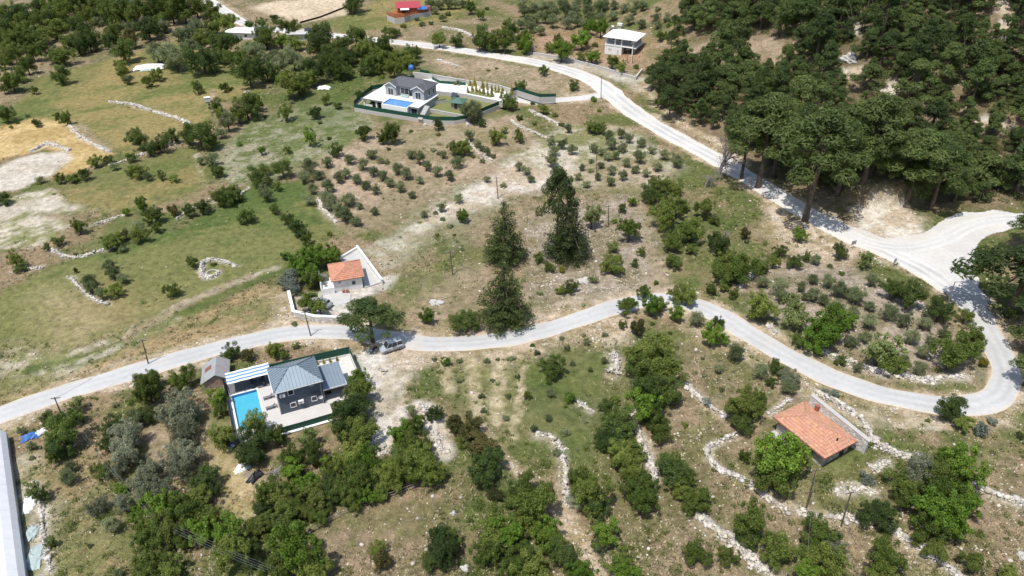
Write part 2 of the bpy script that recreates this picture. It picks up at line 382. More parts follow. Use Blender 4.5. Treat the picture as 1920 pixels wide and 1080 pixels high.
# (type, outline in photograph pixels, feather in metres, strength)
AREAS = [
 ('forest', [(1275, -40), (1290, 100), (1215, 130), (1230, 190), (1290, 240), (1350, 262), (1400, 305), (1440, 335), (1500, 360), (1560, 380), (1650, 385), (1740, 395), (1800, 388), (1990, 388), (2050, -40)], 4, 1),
 ('dry', [(-80, -20), (600, -20), (560, 120), (380, 80), (230, 110), (90, 140), (-80, 230)], 5, .8),
 ('lush', [(520, 160), (640, 100), (790, 80), (780, 130), (690, 170), (620, 200), (540, 200)], 3, .6),
 ('meadow', [(-30, 235), (30, 190), (90, 140), (230, 105), (330, 75), (440, 130), (500, 170), (400, 190), (400, 230), (350, 250), (270, 270), (250, 300), (200, 268), (140, 235), (70, 226), (-30, 262)], 2, 1),
 ('field', [(-30, 235), (30, 190), (90, 140), (200, 112), (170, 150), (110, 180), (70, 226), (0, 240)], 5, .7),
 ('field', [(270, 90), (330, 80), (435, 130), (440, 160), (330, 150), (270, 120)], 4, .7),
 ('wheat', [(-30, 306), (-30, 250), (60, 224), (125, 232), (175, 262), (212, 290), (160, 318), (105, 332), (118, 300), (90, 276), (40, 290)], 1.5, 1),
 ('silt', [(-30, 330), (0, 312), (60, 290), (125, 281), (130, 298), (98, 330), (40, 350), (-30, 365)], 1.2, 1),
 ('clay', [(-30, 392), (40, 365), (100, 352), (160, 386), (215, 388), (120, 402), (60, 402), (125, 420), (120, 440), (60, 462), (-30, 470)], 2, 1),
 ('silt', [(-30, 395), (60, 372), (120, 365), (150, 390), (40, 398), (-30, 430)], 2, .8),
 ('meadow', [(110, 350), (210, 310), (370, 270), (385, 300), (370, 360), (300, 385), (200, 395), (150, 385)], 2, .8),
 ('field', [(130, 470), (220, 415), (330, 400), (420, 370), (300, 440), (190, 475)], 2, .8),
 ('field', [(-30, 580), (0, 540), (100, 500), (200, 470), (330, 425), (450, 358), (560, 335), (600, 380), (640, 440), (560, 470), (520, 515), (300, 585), (200, 632), (100, 650), (-30, 640)], 2, 1),
 ('ochre', [(60, 560), (160, 530), (260, 560), (330, 560), (240, 620), (110, 640)], 8, .55),
 ('straw', [(70, 545), (110, 540), (170, 610), (160, 640), (110, 630)], 6, .5),
 ('ochre', [(-30, 700), (150, 672), (300, 612), (520, 530), (525, 600), (420, 640), (300, 672), (-30, 770)], 2, .9),
 ('clay', [(0, 640), (60, 645), (140, 665), (130, 700), (40, 720), (-20, 700)], 3, .8),
 ('flowers', [(405, 300), (470, 225), (560, 195), (660, 195), (700, 240), (640, 285), (570, 312), (450, 352), (405, 330)], 3, .95),
 ('lush', [(480, 170), (560, 150), (660, 165), (690, 230), (600, 250), (500, 210)], 5, .5),
 ('soil', [(580, 310), (700, 250), (800, 232), (960, 212), (1010, 262), (900, 318), (800, 385), (700, 425), (645, 440), (600, 372)], 3, .95),
 ('meadow', [(690, 260), (800, 240), (960, 225), (980, 250), (880, 290), (760, 290)], 4, .3),
 ('scree', [(690, 470), (760, 425), (860, 360), (960, 300), (1040, 268), (1110, 300), (1060, 345), (960, 365), (880, 410), (800, 450), (735, 500)], 4, .9),
 ('flowers', [(700, 500), (720, 450), (800, 415), (900, 400), (960, 390), (940, 440), (840, 470), (760, 505)], 4, .35),
 ('clay', [(960, 290), (1060, 235), (1180, 245), (1290, 312), (1230, 350), (1120, 352), (1040, 340)], 3, .8),
 ('soil', [(1060, 320), (1160, 290), (1280, 320), (1210, 358), (1110, 360)], 3, .6),
 ('field', [(725, 525), (800, 490), (870, 490), (900, 520), (850, 560), (760, 590)], 3, .6),
 ('soil', [(800, 540), (900, 490), (940, 540), (890, 590), (800, 612)], 4, .85),
 ('dry', [(860, 430), (960, 380), (1080, 360), (1200, 370), (1250, 460), (1240, 545), (1100, 575), (1000, 600), (900, 600), (880, 520)], 5, .8),
 ('verge', [(980, 590), (1050, 560), (1160, 545), (1150, 565), (1060, 600), (990, 615)], 2, .9),
 ('greyslope', [(1000, 400), (1100, 380), (1180, 370), (1240, 450), (1230, 540), (1100, 560), (1000, 580), (980, 500)], 4, .9),
 ('soil', [(1195, 390), (1215, 390), (1240, 490), (1270, 530), (1220, 545), (1205, 470)], 2, .6),
 ('lush', [(1240, 380), (1310, 370), (1420, 440), (1440, 500), (1330, 530), (1260, 500)], 5, .65),
 ('greyslope', [(1400, 530), (1500, 480), (1600, 500), (1740, 570), (1830, 640), (1830, 700), (1700, 700), (1540, 650), (1440, 600)], 4, .9),
 ('verge', [(1440, 360), (1500, 415), (1560, 440), (1620, 470), (1580, 490), (1500, 450), (1430, 420)], 2, .8),
 ('lush', [(780, 690), (1020, 640), (1170, 620), (1250, 620), (1300, 700), (1230, 760), (1180, 870), (1060, 870), (1000, 830), (900, 820), (800, 760)], 5, .8),
 ('straw', [(855, 690), (985, 680), (985, 760), (970, 830), (930, 800), (870, 770)], 2.5, .3),
 ('verge', [(770, 668), (860, 660), (960, 650), (1080, 622), (1180, 590), (1170, 640), (1080, 650), (980, 680), (780, 690)], 2, .8),
 ('scree', [(1330, 600), (1420, 690), (1530, 745), (1640, 782), (1800, 798), (1780, 815), (1640, 800), (1520, 765), (1410, 700)], 1.5, .5),
 ('verge', [(1440, 370), (1520, 425), (1600, 470), (1560, 500), (1480, 470), (1420, 430)], 2.5, .8),
 ('dry', [(1150, 760), (1300, 640), (1500, 720), (1560, 760), (1460, 800), (1500, 950), (1920, 860), (1980, 1120), (1100, 1120), (1150, 900)], 6, .9),
 ('verge', [(1290, 590), (1400, 660), (1520, 730), (1640, 770), (1800, 790), (1900, 775), (1900, 800), (1700, 800), (1560, 760), (1420, 690), (1300, 630)], 2, .85),
 ('field', [(1390, 830), (1500, 820), (1620, 860), (1640, 930), (1560, 960), (1450, 930), (1390, 880)], 4, .55),
 ('lush', [(830, 840), (930, 830), (950, 900), (880, 1000), (860, 1120), (780, 1120), (850, 950)], 5, .6),
 ('dry', [(600, 980), (760, 920), (840, 920), (820, 1120), (560, 1120)], 4, .75),
 ('ochre', [(60, 860), (200, 830), (260, 900), (250, 1120), (60, 1120)], 4, .85),
 ('dry', [(100, 860), (200, 840), (230, 950), (220, 1010), (130, 960)], 5, .6),
 ('soil', [(260, 800), (310, 780), (330, 850), (330, 920), (280, 900)], 2, .8),
 ('straw', [(370, 790), (440, 800), (420, 850), (480, 880), (480, 990), (400, 1000), (390, 900)], 3, .7),
 ('wheat', [(420, 860), (470, 870), (470, 950), (430, 960)], 4, .5),
 ('gravel', [(672, 668), (700, 640), (740, 640), (775, 660), (770, 700), (740, 770), (725, 830), (700, 830), (705, 740), (675, 700)], 2, .85),
 ('verge', [(740, 660), (790, 660), (775, 700), (770, 760), (755, 760), (760, 690)], 1.5, .7),
 ('gravel', [(540, 545), (570, 560), (640, 540), (720, 520), (745, 515), (680, 560), (640, 600), (560, 590)], 1.5, .8),
 ('verge', [(505, 540), (545, 540), (560, 600), (640, 612), (600, 620), (520, 612)], 2, .8),
 ('sand', [(470, 15), (520, 0), (660, -8), (655, 25), (570, 43), (530, 35)], 3, 1),
 ('meadow', [(590, 45), (660, 25), (740, -10), (900, -10), (850, 40), (720, 60), (640, 62)], 3, .9),
 ('soil', [(790, 100), (920, 112), (1060, 142), (1120, 165), (1080, 185), (960, 165), (860, 140), (790, 125)], 3, .8),
 ('dry', [(660, 60), (900, 30), (1000, 40), (1000, 95), (850, 80), (700, 68)], 4, .8),
 ('redsoil', [(990, 60), (1060, 55), (1150, 60), (1260, 80), (1250, 130), (1150, 125), (1010, 100)], 3, .85),
 ('gravel', [(1000, 98), (1080, 108), (1170, 135), (1215, 145), (1200, 165), (1150, 150), (1060, 122), (990, 108)], 2, .6),
 ('dry', [(1215, 80), (1260, 85), (1240, 120), (1200, 150), (1190, 135)], 1.5, .7),
 ('scree', [(1860, 60), (1885, 0), (1910, 0), (1900, 60), (1860, 85)], 1.5, 1),
 ('scree', [(1650, 170), (1680, 140), (1690, 165), (1675, 195)], 1.5, .9),
 ('scree', [(1575, 128), (1615, 128), (1625, 150), (1570, 150)], 1.5, .9),
 ('scree', [(1800, 205), (1850, 210), (1900, 230), (1890, 245), (1830, 235)], 1.5, .7),
 ('scree', [(1580, 30), (1620, 20), (1610, 75), (1580, 65)], 1.5, .6),
 ('soil', [(1280, 80), (1350, 75), (1450, 70), (1500, 95), (1480, 130), (1400, 115), (1290, 115)], 3, .7),
 ('scree', [(1585, 392), (1620, 383), (1690, 385), (1735, 405), (1740, 430), (1700, 446), (1640, 444), (1600, 425)], 1.5, 1),
 ('verge', [(1190, 165), (1240, 200), (1310, 250), (1360, 290), (1350, 275), (1240, 195), (1215, 150)], 1.5, .9),
 ('clay', [(30, 860), (60, 850), (90, 980), (100, 1120), (60, 1120), (45, 950)], 2, .9),
]
STRIPS = [
 ('lush', [(60, 690), (150, 675), (220, 650), (300, 605), (380, 570), (460, 535), (520, 512)], 1.6, .8),
 ('clay', [(20, 680), (120, 668), (200, 642), (290, 596), (360, 562), (440, 530), (515, 505)], 1.0, .8),
 ('clay', [(80, 690), (170, 672), (250, 640), (330, 600)], .9, .7),
 ('soil', [(240, 632), (330, 578), (400, 545), (470, 520)], 1.3, .7),
 ('verge', [(905, 805), (940, 850), (975, 885), (995, 890)], 1.0, .7),
 ('verge', [(1050, 960), (1075, 1000), (1100, 1040), (1140, 1090)], 2.2, .85),
 ('dry', [(1150, 860), (1170, 920), (1200, 980)], 2.0, .8),
 ('clay', [(205, 690), (300, 660), (380, 640)], .8, .3),
 ('gravel', [(705, 830), (690, 860), (720, 815), (760, 770)], 1.6, .8),
 ('gravel', [(790, 760), (800, 780), (822, 820), (828, 850)], 1.6, .8),
 ('stubble', [(835, 683), (845, 735)], 1.0, .9), ('stubble', [(883, 680), (896, 775)], 1.1, .9), ('stubble', [(940, 680), (932, 790)], 1.3, .9), ('stubble', [(985, 690), (968, 820)], .7, .9),
 ('dry', [(1000, 40), (900, 60), (1000, 90)], 1, .3),
 ('soil', [(400, 170), (395, 205), (418, 225)], 1.2, .6),
 ('soil', [(150, 235), (200, 280)], 1.2, .6),
 ('clay', [(370, 290), (375, 330), (385, 350)], .8, .6),
 ('verge', [(1230, 195), (1290, 240), (1345, 268), (1400, 310)], 1.6, .8),
]
BANKS = [  # stone banks and heaps: line, width, height, label, category, density, stone size
 ([(205, 192), (250, 197), (290, 210), (330, 222), (357, 232)], 1.7, .6, 'long low stone bank lying alone across the upper left meadow', 'stone wall', 10, .36),
 ([(1008, 815), (1035, 822), (1050, 845), (1062, 885), (1060, 915), (1072, 950)], 2.4, .6, 'curved white stone bank winding down beside the row of lower centre trees', 'stone wall', 11, .34),
 ([(1186, 765), (1198, 815), (1214, 855), (1230, 900)], 2.0, .6, 'straight white stone bank among the dense trees right of the curved bank', 'stone wall', 12, .34),
 ([(1378, 815), (1350, 828), (1325, 842), (1330, 862), (1352, 882), (1385, 897), (1412, 912)], 1.6, .6, 'hook shaped white stone bank left of the tile roofed stone house', 'stone wall', 12, .34),
 ([(1412, 912), (1440, 935), (1480, 962)], 2.0, .4, 'short tumbled stone bank below the big round tree by the stone house', 'stone wall', 9, .32),
 ([(1308, 965), (1345, 995), (1390, 1030), (1440, 1075), (1470, 1100)], 3.2, .6, 'broad white stone bank running out of the bottom edge at lower right', 'stone wall', 11, .34),
 ([(1530, 735), (1585, 765), (1622, 795), (1638, 828), (1680, 850), (1735, 865)], 2.0, .6, 'white stone bank curving from the road past the right end of the stone house', 'stone wall', 12, .34),
 ([(1825, 908), (1870, 928), (1930, 950)], 2.2, .5, 'stone bank leaving the right edge behind the bright tree clump', 'stone wall', 10, .34),
 ([(1660, 985), (1705, 1015), (1755, 1048), (1805, 1085)], 2.4, .5, 'stone bank under the tree clump in the bottom right corner', 'stone wall', 10, .34),
 ([(1495, 960), (1540, 968), (1590, 972), (1625, 985)], 3.0, .25, 'scattered white stones round the feet of the two wooden poles', 'stone heap', 5, .3),
 ([(1570, 925), (1610, 915), (1640, 925)], 3.0, .15, 'thin scatter of white stones on the grass below the stone house', 'stone heap', 4, .26),
 ([(1285, 722), (1310, 745), (1345, 772), (1362, 782)], 1.8, .5, 'white stone bank on the slope just below the road bend', 'stone wall', 11, .32),
 ([(95, 468), (125, 482), (152, 482), (195, 470)], 1.4, .5, 'short stone bank hooked round the end of the left terrace', 'stone wall', 10, .32),
 ([(130, 518), (155, 545), (175, 560), (203, 572)], 1.1, .4, 'thin stone line beside the little olive clump in the green field', 'stone wall', 10, .28),
 ([(18, 512), (45, 506), (80, 502)], 1.0, .4, 'tiny stone bank at the left edge of the green field', 'stone wall', 9, .28),
 ([(150, 430), (190, 418), (232, 404)], 1.1, .5, 'stone terrace edge under the yellow strip at far left', 'stone wall', 10, .3),
 ([(873, 263), (895, 285), (922, 302)], 1.3, .5, 'stone line among the shrubs in the orchard below the villa', 'stone wall', 10, .34),
 ([(993, 207), (1020, 220), (1050, 235)], 1.6, .5, 'pale stone line just below the villa driveway', 'stone wall', 10, .36),
 ([(960, 227), (973, 237), (1023, 258)], 1.4, .5, 'stone line between the villa corner and the upper orchard', 'stone wall', 10, .34),
 ([(597, 375), (610, 395), (632, 418)], 2.0, .5, 'white stone bank at the lower left corner of the orchard', 'stone wall', 11, .34),
 ([(130, 235), (150, 255), (178, 272), (205, 285)], 2.2, .4, 'loose stone bank between the golden wheat and the meadow', 'stone wall', 6, .36),
 ([(60, 285), (90, 270), (130, 282)], 2.2, .6, 'stone edge round the top of the grey silt patch', 'stone wall', 8, .4),
 ([(205, 312), (240, 300), (330, 268)], 1.0, .4, 'stone line under the hedge below the upper left meadow', 'stone wall', 8, .36),
 ([(330, 412), (372, 386), (440, 371), (470, 352)], .9, .4, 'stone edging along the top of the big green field', 'stone wall', 8, .3),
 ([(1535, 655), (1600, 683), (1680, 703), (1740, 712), (1805, 706)], 2.6, .5, 'white stones along the foot of the knoll inside the hairpin bend', 'stone wall', 8, .34),
 ([(1388, 540), (1402, 520), (1422, 505)], 2.2, .4, 'white stone patch at the left end of the hairpin knoll', 'stone heap', 8, .32),
 ([(1715, 565), (1728, 580), (1745, 592)], 2.6, .3, 'white stone patch near the street lamp on the knoll', 'stone heap', 8, .3),
 ([(1440, 610), (1455, 625)], 2.0, .3, 'small stone patch low on the knoll by the lower road', 'stone heap', 8, .3),
 ([(1150, 664), (1158, 682), (1150, 700)], 3.8, .9, 'big oval heap of pale stones left of the tall lower centre trees', 'stone heap', 12, .28),
 ([(1085, 755), (1100, 765), (1112, 772)], 1.6, .3, 'small low heap of stones in the grass above the curved bank', 'stone heap', 8, .26),
 ([(790, 760), (797, 772), (802, 786)], 2.4, .8, 'white rubble pile beside the track right of the pool house', 'stone heap', 13, .26),
 ([(712, 694), (722, 697)], 2.0, .5, 'small white rubble pile in the yard behind the pool house', 'stone heap', 13, .2),
 ([(722, 838), (705, 850)], 3.4, .6, 'white rubble showing under the trees right of the pool', 'stone heap', 10, .3),
 ([(815, 812), (828, 850)], 2.6, .4, 'white rubble strip at the right edge of the thicket', 'stone heap', 10, .28),
 ([(64, 905), (78, 960), (82, 1010), (95, 1075)], 1.6, .4, 'white stones lying along the side of the greenhouse', 'stone heap', 7, .26),
 ([(830, 52), (860, 57), (885, 68)], 2.4, .5, 'pale stones on the slope below the red roofed cabin', 'stone heap', 7, .5),
 ([(380, 492), (395, 488), (420, 491), (442, 500)], 1.6, .6, 'stone bank behind the sunken well in the green field', 'stone wall', 12, .3),
 ([(380, 495), (378, 510), (388, 521), (402, 520), (412, 511)], 2.0, .7, 'ring of stones round the dark sunken well', 'stone wall', 13, .3),
 ([(215, 465), (200, 470)], .8, .3, 'few stones by the hedge end above the green field', 'stone heap', 8, .26),
 ([(1635, 880), (1650, 872), (1665, 868)], 2.6, .5, 'low earth and stone mound right of the stone house', 'stone heap', 10, .3),
 ([(1440, 775), (1460, 765), (1480, 750)], 1.8, .4, 'white stones at the left gable of the stone house', 'stone heap', 10, .3),
 ([(820, 112), (845, 120), (860, 125)], 2.0, .3, 'pale stones on the bank between villa and gravel road', 'stone heap', 7, .4),
]
STRIPS += [('scree', b[0], b[1] * .40, .5) for b in BANKS]
def cover(X, Y):
    """colour (n,3), stoniness, grassiness of the land at world points"""
    wx = X + 5 * (fbm(X, Y, 9, 3, 31) - .5) + 2.2 * (fbm(X, Y, 2.2, 2, 33) - .5)
    wy = Y + 5 * (fbm(X, Y, 9, 3, 47) - .5) + 2.2 * (fbm(X, Y, 2.2, 2, 49) - .5)
    vx, vy = X + .35 * (wx - X), Y + .35 * (wy - Y)
    def ctype(k, idx):
        a, b, s, st, gr = CT[k]
        u_, v_ = X[idx], Y[idx]
        if k in ('field', 'meadow', 'ochre', 'wheat'): u_, v_ = (u_ * .88 + v_ * .47) * .38, (v_ * .88 - u_ * .47) * 1.25
        f = sstep(fbm(u_, v_, s, 5, (sum(map(ord, k)) * 7) % 97) + .35 * (fbm(X[idx], Y[idx], 1.5, 2, 3) - .5), .36, .64)[:, None]
        return np.array(a) * (1 - f) + np.array(b) * f, st, gr
    allidx = np.arange(len(X)); C, st, gr = ctype('base', allidx)
    S = np.full(len(X), st, float); G = np.full(len(X), gr, float)
    def apply(idx, m, k):
        idx = idx[m > .003]; m = m[m > .003]
        if not len(idx): return
        c, st, gr = ctype(k, idx); mm = m[:, None]
        C[idx] = C[idx] * (1 - mm) + c * mm; S[idx] = S[idx] * (1 - m) + st * m; G[idx] = G[idx] * (1 - m) + gr * m
    for k, P, fe, amt in AREAS:
        P = W2(P); xs = [p[0] for p in P]; ys = [p[1] for p in P]
        idx = np.nonzero((wx > min(xs) - fe) & (wx < max(xs) + fe) & (wy > min(ys) - fe) & (wy < max(ys) + fe))[0]
        if not len(idx): continue
        d = polydist(P + P[:1], wx[idx], wy[idx]); d = np.where(inside(P, wx[idx], wy[idx]), d, -d)
        apply(idx, sstep(d, -fe, fe) * amt, k)
    for k, P, hw, amt in STRIPS:
        P = W2(P); xs = [p[0] for p in P]; ys = [p[1] for p in P]; e = hw * 2
        idx = np.nonzero((vx > min(xs) - e) & (vx < max(xs) + e) & (vy > min(ys) - e) & (vy < max(ys) + e))[0]
        if not len(idx): continue
        apply(idx, (1 - sstep(polydist(P, vx[idx], vy[idx]), hw * .5, hw * 1.5)) * amt, k)
    # dusty verge along every road
    for P in ROADPTS:
        P = [tuple(p) for p in P]
        idx = np.nonzero((wx > min(p[0] for p in P) - 8) & (wx < max(p[0] for p in P) + 8) & (wy > min(p[1] for p in P) - 8) & (wy < max(p[1] for p in P) + 8))[0]
        d = polydist(P, wx[idx], wy[idx]); apply(idx, (1 - sstep(d, 2.6, 4.6)) * .85, 'verge')
    return C, S, G

def axis(a, b, fine, lo, hi, g=1.16):
    v = list(np.arange(a, b + fine, fine)); s = fine
    while v[-1] < hi: s *= g; v.append(v[-1] + s)
    s = fine
    while v[0] > lo: s *= g; v.insert(0, v[0] - s)
    return np.array(v)
gx = axis(-240, 190, .64, -4000, 4000, 1.16)
gy = [30.0]
while gy[-1] < 4500: gy.append(gy[-1] + max(.55, min((gy[-1] - 60) * .0042 + .3, 1.3) if gy[-1] < 390 else (gy[-1] - 380) * .06 + 1.3))
s_ = .6
while gy[0] > -900: s_ *= 1.15; gy.insert(0, gy[0] - s_)
gy = np.array(gy)
GX, GY = np.meshgrid(gx, gy); nx, ny = len(gx), len(gy)
X, Y = GX.ravel(), GY.ravel(); Z = hz(X, Y)
rd = np.full(X.shape, 1e9)
vis = np.nonzero((np.abs(X) < 300) & (Y > 30) & (Y < 480))[0]
for P in ROADPTS: rd[vis] = np.minimum(rd[vis], polydist([tuple(p) for p in P], X[vis], Y[vis]))
AP = np.array(APRON); ia = inside(APRON, X[vis], Y[vis]); rd[vis[ia]] = 0
Cc, Ss, Gg = np.zeros((len(X), 3)), np.zeros(len(X)), np.zeros(len(X))
CHUNK = 200000
for i in range(0, len(X), CHUNK):
    q = slice(i, i + CHUNK); Cc[q], Ss[q], Gg[q] = cover(X[q], Y[q])
bump = (fbm(X, Y, 5, 3, 5) - .5) * .5 + (fbm(X, Y, 1.4, 2, 8) - .5) * .22 * (.4 + Ss)
padm = np.ones(len(X))
for cx, cy, r in PADS: padm = np.minimum(padm, sstep(np.hypot(X - cx, Y - cy), r, r + 3))
Z = Z + bump * sstep(rd, 3.4, 6.0) * padm - .03 * (rd < 3.2)
ip = inside([L2W(HO, HA, *q) for q in ((-6.9, -3.6), (7.2, -3.6), (7.2, -.2), (13.2, -.2), (13.2, 10.0), (-6.8, 11.2))], X, Y); Z[ip] -= 2.4   # dug out for the terrace and pool
ii = (np.arange(ny - 1)[:, None] * nx + np.arange(nx - 1)[None, :]).ravel()
FQ = np.stack([ii, ii + 1, ii + 1 + nx, ii + nx], 1)
m, t, b = nodes('land_surface'); M['land'] = m
pos = N(t, 'ShaderNodeNewGeometry').outputs['Position']
ca = N(t, 'ShaderNodeAttribute', attribute_name='tint'); sa = N(t, 'ShaderNodeAttribute', attribute_name='wild')
sx = N(t, 'ShaderNodeSeparateColor'); t.links.new(sa.outputs['Color'], sx.inputs[0])
n1 = noise(t, pos, .8, 6, .62); n2 = noise(t, pos, 4.2, 5, .7); n3 = noise(t, pos, .22, 4)
col = mixc(t, 1.0, ca.outputs['Color'], rng(t, n1, .3, .7, .68, 1.32), 'MULTIPLY')
col = mixc(t, 1.0, col, rng(t, n2, .3, .7, .64, 1.36), 'MULTIPLY')
gmask = mathn(t, 'MULTIPLY', rng(t, noise(t, pos, 1.5, 6, .72), .53, .61), mathn(t, 'MULTIPLY', sx.outputs[1], .55))
col = mixc(t, gmask, col, (.062, .092, .022))
dmask = mathn(t, 'MULTIPLY', rng(t, noise(t, pos, 1.9, 5, .7), .56, .70), mathn(t, 'MULTIPLY', sx.outputs[1], .30))
col = mixc(t, dmask, col, (.34, .275, .150))
vo = N(t, 'ShaderNodeTexVoronoi'); vo.inputs['Scale'].default_value = 1.9; t.links.new(pos, vo.inputs['Vector'])
vc = N(t, 'ShaderNodeSeparateColor'); t.links.new(vo.outputs['Color'], vc.inputs[0])
thr = mathn(t, 'MULTIPLY', mathn(t, 'MULTIPLY', sx.outputs[0], rng(t, n3, .35, .65, .15, 1.0)), .42)
smask = mathn(t, 'LESS_THAN', mathn(t, 'MULTIPLY', vo.outputs['Distance'], mathn(t, 'ADD', vc.outputs[0], .55)), thr)
col = mixc(t, mathn(t, 'MULTIPLY', smask, .8), col, mixc(t, vc.outputs[1], (.52, .44, .34), (.68, .64, .57)))
t.links.new(col, b.inputs['Base Color']); b.inputs['Roughness'].default_value = .95; b.inputs['Specular IOR Level'].default_value = .1
bn = N(t, 'ShaderNodeBump'); bn.inputs['Strength'].default_value = .6; bn.inputs['Distance'].default_value = .25
t.links.new(mathn(t, 'ADD', mathn(t, 'ADD', n1, n2), mathn(t, 'MULTIPLY', smask, .3)), bn.inputs['Height']); t.links.new(bn.outputs[0], b.inputs['Normal'])
me = npmesh('ground', np.stack([X, Y, Z], 1), FQ, M['land'], np.concatenate([Cc, np.ones((len(X), 1))], 1))
ca2 = me.color_attributes.new('wild', 'FLOAT_COLOR', 'POINT')
ca2.data.foreach_set('color', np.stack([Ss, Gg * np.where(Ss < .12, .35, 1), Ss * 0, Ss * 0 + 1], 1).astype(np.float32).ravel())
me.shade_smooth()
ground = tag(link('ground', me), kind='structure')

# ------------------------------------------------------------ road surfaces
def roadmat(name, c, c2, track, edge):
    m, t, b = nodes(name)
    p = N(t, 'ShaderNodeNewGeometry').outputs['Position']
    a = N(t, 'ShaderNodeAttribute', attribute_name='tint'); sp = N(t, 'ShaderNodeSeparateColor'); t.links.new(a.outputs['Color'], sp.inputs[0])
    n1 = noise(t, p, .12, 4); n2 = noise(t, p, 1.3, 3)
    col = mixc(t, rng(t, n1, .35, .65), c, c2)
    u = mathn(t, 'ADD', sp.outputs[0], mathn(t, 'MULTIPLY', mathn(t, 'SUBTRACT', n1, .5), .12))
    def band(c0, w): return rng(t, mathn(t, 'ABSOLUTE', mathn(t, 'SUBTRACT', u, c0)), w, w * .25)
    wear = rng(t, noise(t, p, .06, 2), .38, .62, .1, .75)
    for c0, w in ((.34, .13), (.66, .13)): col = mixc(t, mathn(t, 'MULTIPLY', band(c0, w), wear), col, track)
    ed = rng(t, mathn(t, 'ADD', mathn(t, 'ABSOLUTE', mathn(t, 'SUBTRACT', sp.outputs[0], .5)), mathn(t, 'MULTIPLY', mathn(t, 'SUBTRACT', n2, .5), .26)), .38, .47)
    col = mixc(t, ed, col, edge)
    wv = N(t, 'ShaderNodeTexVoronoi'); wv.feature = 'DISTANCE_TO_EDGE'; wv.inputs['Scale'].default_value = .35
    t.links.new(p, wv.inputs['Vector']); crack = mathn(t, 'MULTIPLY', rng(t, wv.outputs['Distance'], .03, .012), rng(t, noise(t, p, .13, 2), .5, .6))
    col = mixc(t, mathn(t, 'MULTIPLY', crack, .35), col, track)
    col = mixc(t, mathn(t, 'MULTIPLY', rng(t, noise(t, p, .09, 3), .56, .66), .45), col, edge)
    col = mixc(t, 1.0, col, rng(t, n2, .3, .7, .94, 1.06), 'MULTIPLY')
    t.links.new(col, b.inputs['Base Color']); b.inputs['Roughness'].default_value = .9; b.inputs['Specular IOR Level'].default_value = .2
    return m
M['road'] = roadmat('worn_pale_asphalt', (.52, .515, .50), (.46, .455, .44), (.41, .41, .405), (.55, .48, .39))
M['dustroad'] = roadmat('white_dusty_gravel', (.63, .61, .57), (.56, .54, .50), (.38, .38, .375), (.60, .54, .46))
M['dusttrack'] = roadmat('dusty_wheel_track', (.54, .525, .495), (.60, .58, .54), (.40, .395, .38), (.59, .57, .53))
M['drive'] = roadmat('pale_drive', (.59, .57, .53), (.51, .49, .455), (.47, .46, .44), (.54, .48, .40))
def strip_road(name, line, width, m, dz):
    L = [Vector((p[0], p[1], 0)) for p in line]; V = []; Cv = []; K = 8
    for i, p in enumerate(L):
        d = (L[min(i + 1, len(L) - 1)] - L[max(i - 1, 0)]).normalized(); nrm = Vector((-d.y, d.x, 0))
        w = width(i / len(L)) if callable(width) else width
        for k in range(K + 1):
            u = k / K; off = (u - .5) * w * (1 + (.06 * math.sin(i * .31) + .05 * math.sin(i * .83 + k)) * (abs(u - .5) > .45))
            q = p + nrm * off; V.append((q.x, q.y, hz1(q.x, q.y) + dz - (.10 if k in (0, K) else 0))); Cv.append((u, 0, 0, 1))
    i0 = (np.arange(len(L) - 1)[:, None] * (K + 1) + np.arange(K)[None, :]).ravel()
    me = npmesh(name, np.array(V), np.stack([i0, i0 + 1, i0 + K + 2, i0 + K + 1], 1), m, np.array(Cv)); me.shade_smooth()
    return tag(link(name, me), kind='structure')
strip_road('road', R_LOW_S, 4.7, M['road'], .055)
strip_road('gravel_road', R_UP_S, lambda u: 6.0 + 1.6 * math.exp(-((u - .35) / .08) ** 2) - 1.2 * max(0, u - .5), M['dustroad'], .065)
strip_road('driveway', R_DRIVE_S, 4.2, M['drive'], .05)
R_BRANCH_S = smooth_line(W2([(1585, 437), (1640, 458), (1700, 465), (1760, 452), (1810, 427), (1860, 413), (1935, 409)]))
strip_road('gravel_track', R_BRANCH_S, 4.6, M['dusttrack'], .08)
# the wide white turning apron where the two roads meet
xs = np.arange(min(p[0] for p in APRON), max(p[0] for p in APRON) + 1, .3); ys = np.arange(min(p[1] for p in APRON), max(p[1] for p in APRON) + 1, .3)
AX, AY = np.meshgrid(xs, ys); ax_, ay_ = AX.ravel(), AY.ravel()
keep = inside(APRON, ax_ + .4 * np.sin(ay_ * .9), ay_ + .4 * np.sin(ax_ * .8)).reshape(AX.shape)
i0 = [(j * len(xs) + i) for j in range(len(ys) - 1) for i in range(len(xs) - 1) if keep[j:j + 2, i:i + 2].all()]
i0 = np.array(i0); n_ = len(xs)
me = npmesh('gravel_apron', np.stack([ax_, ay_, hz(ax_, ay_) + .045], 1), np.stack([i0, i0 + 1, i0 + n_ + 1, i0 + n_], 1), M['drive'], np.tile(np.array([[.5, 0, 0, 1]]), (len(ax_), 1)))
tag(link('gravel_apron', me), kind='structure')

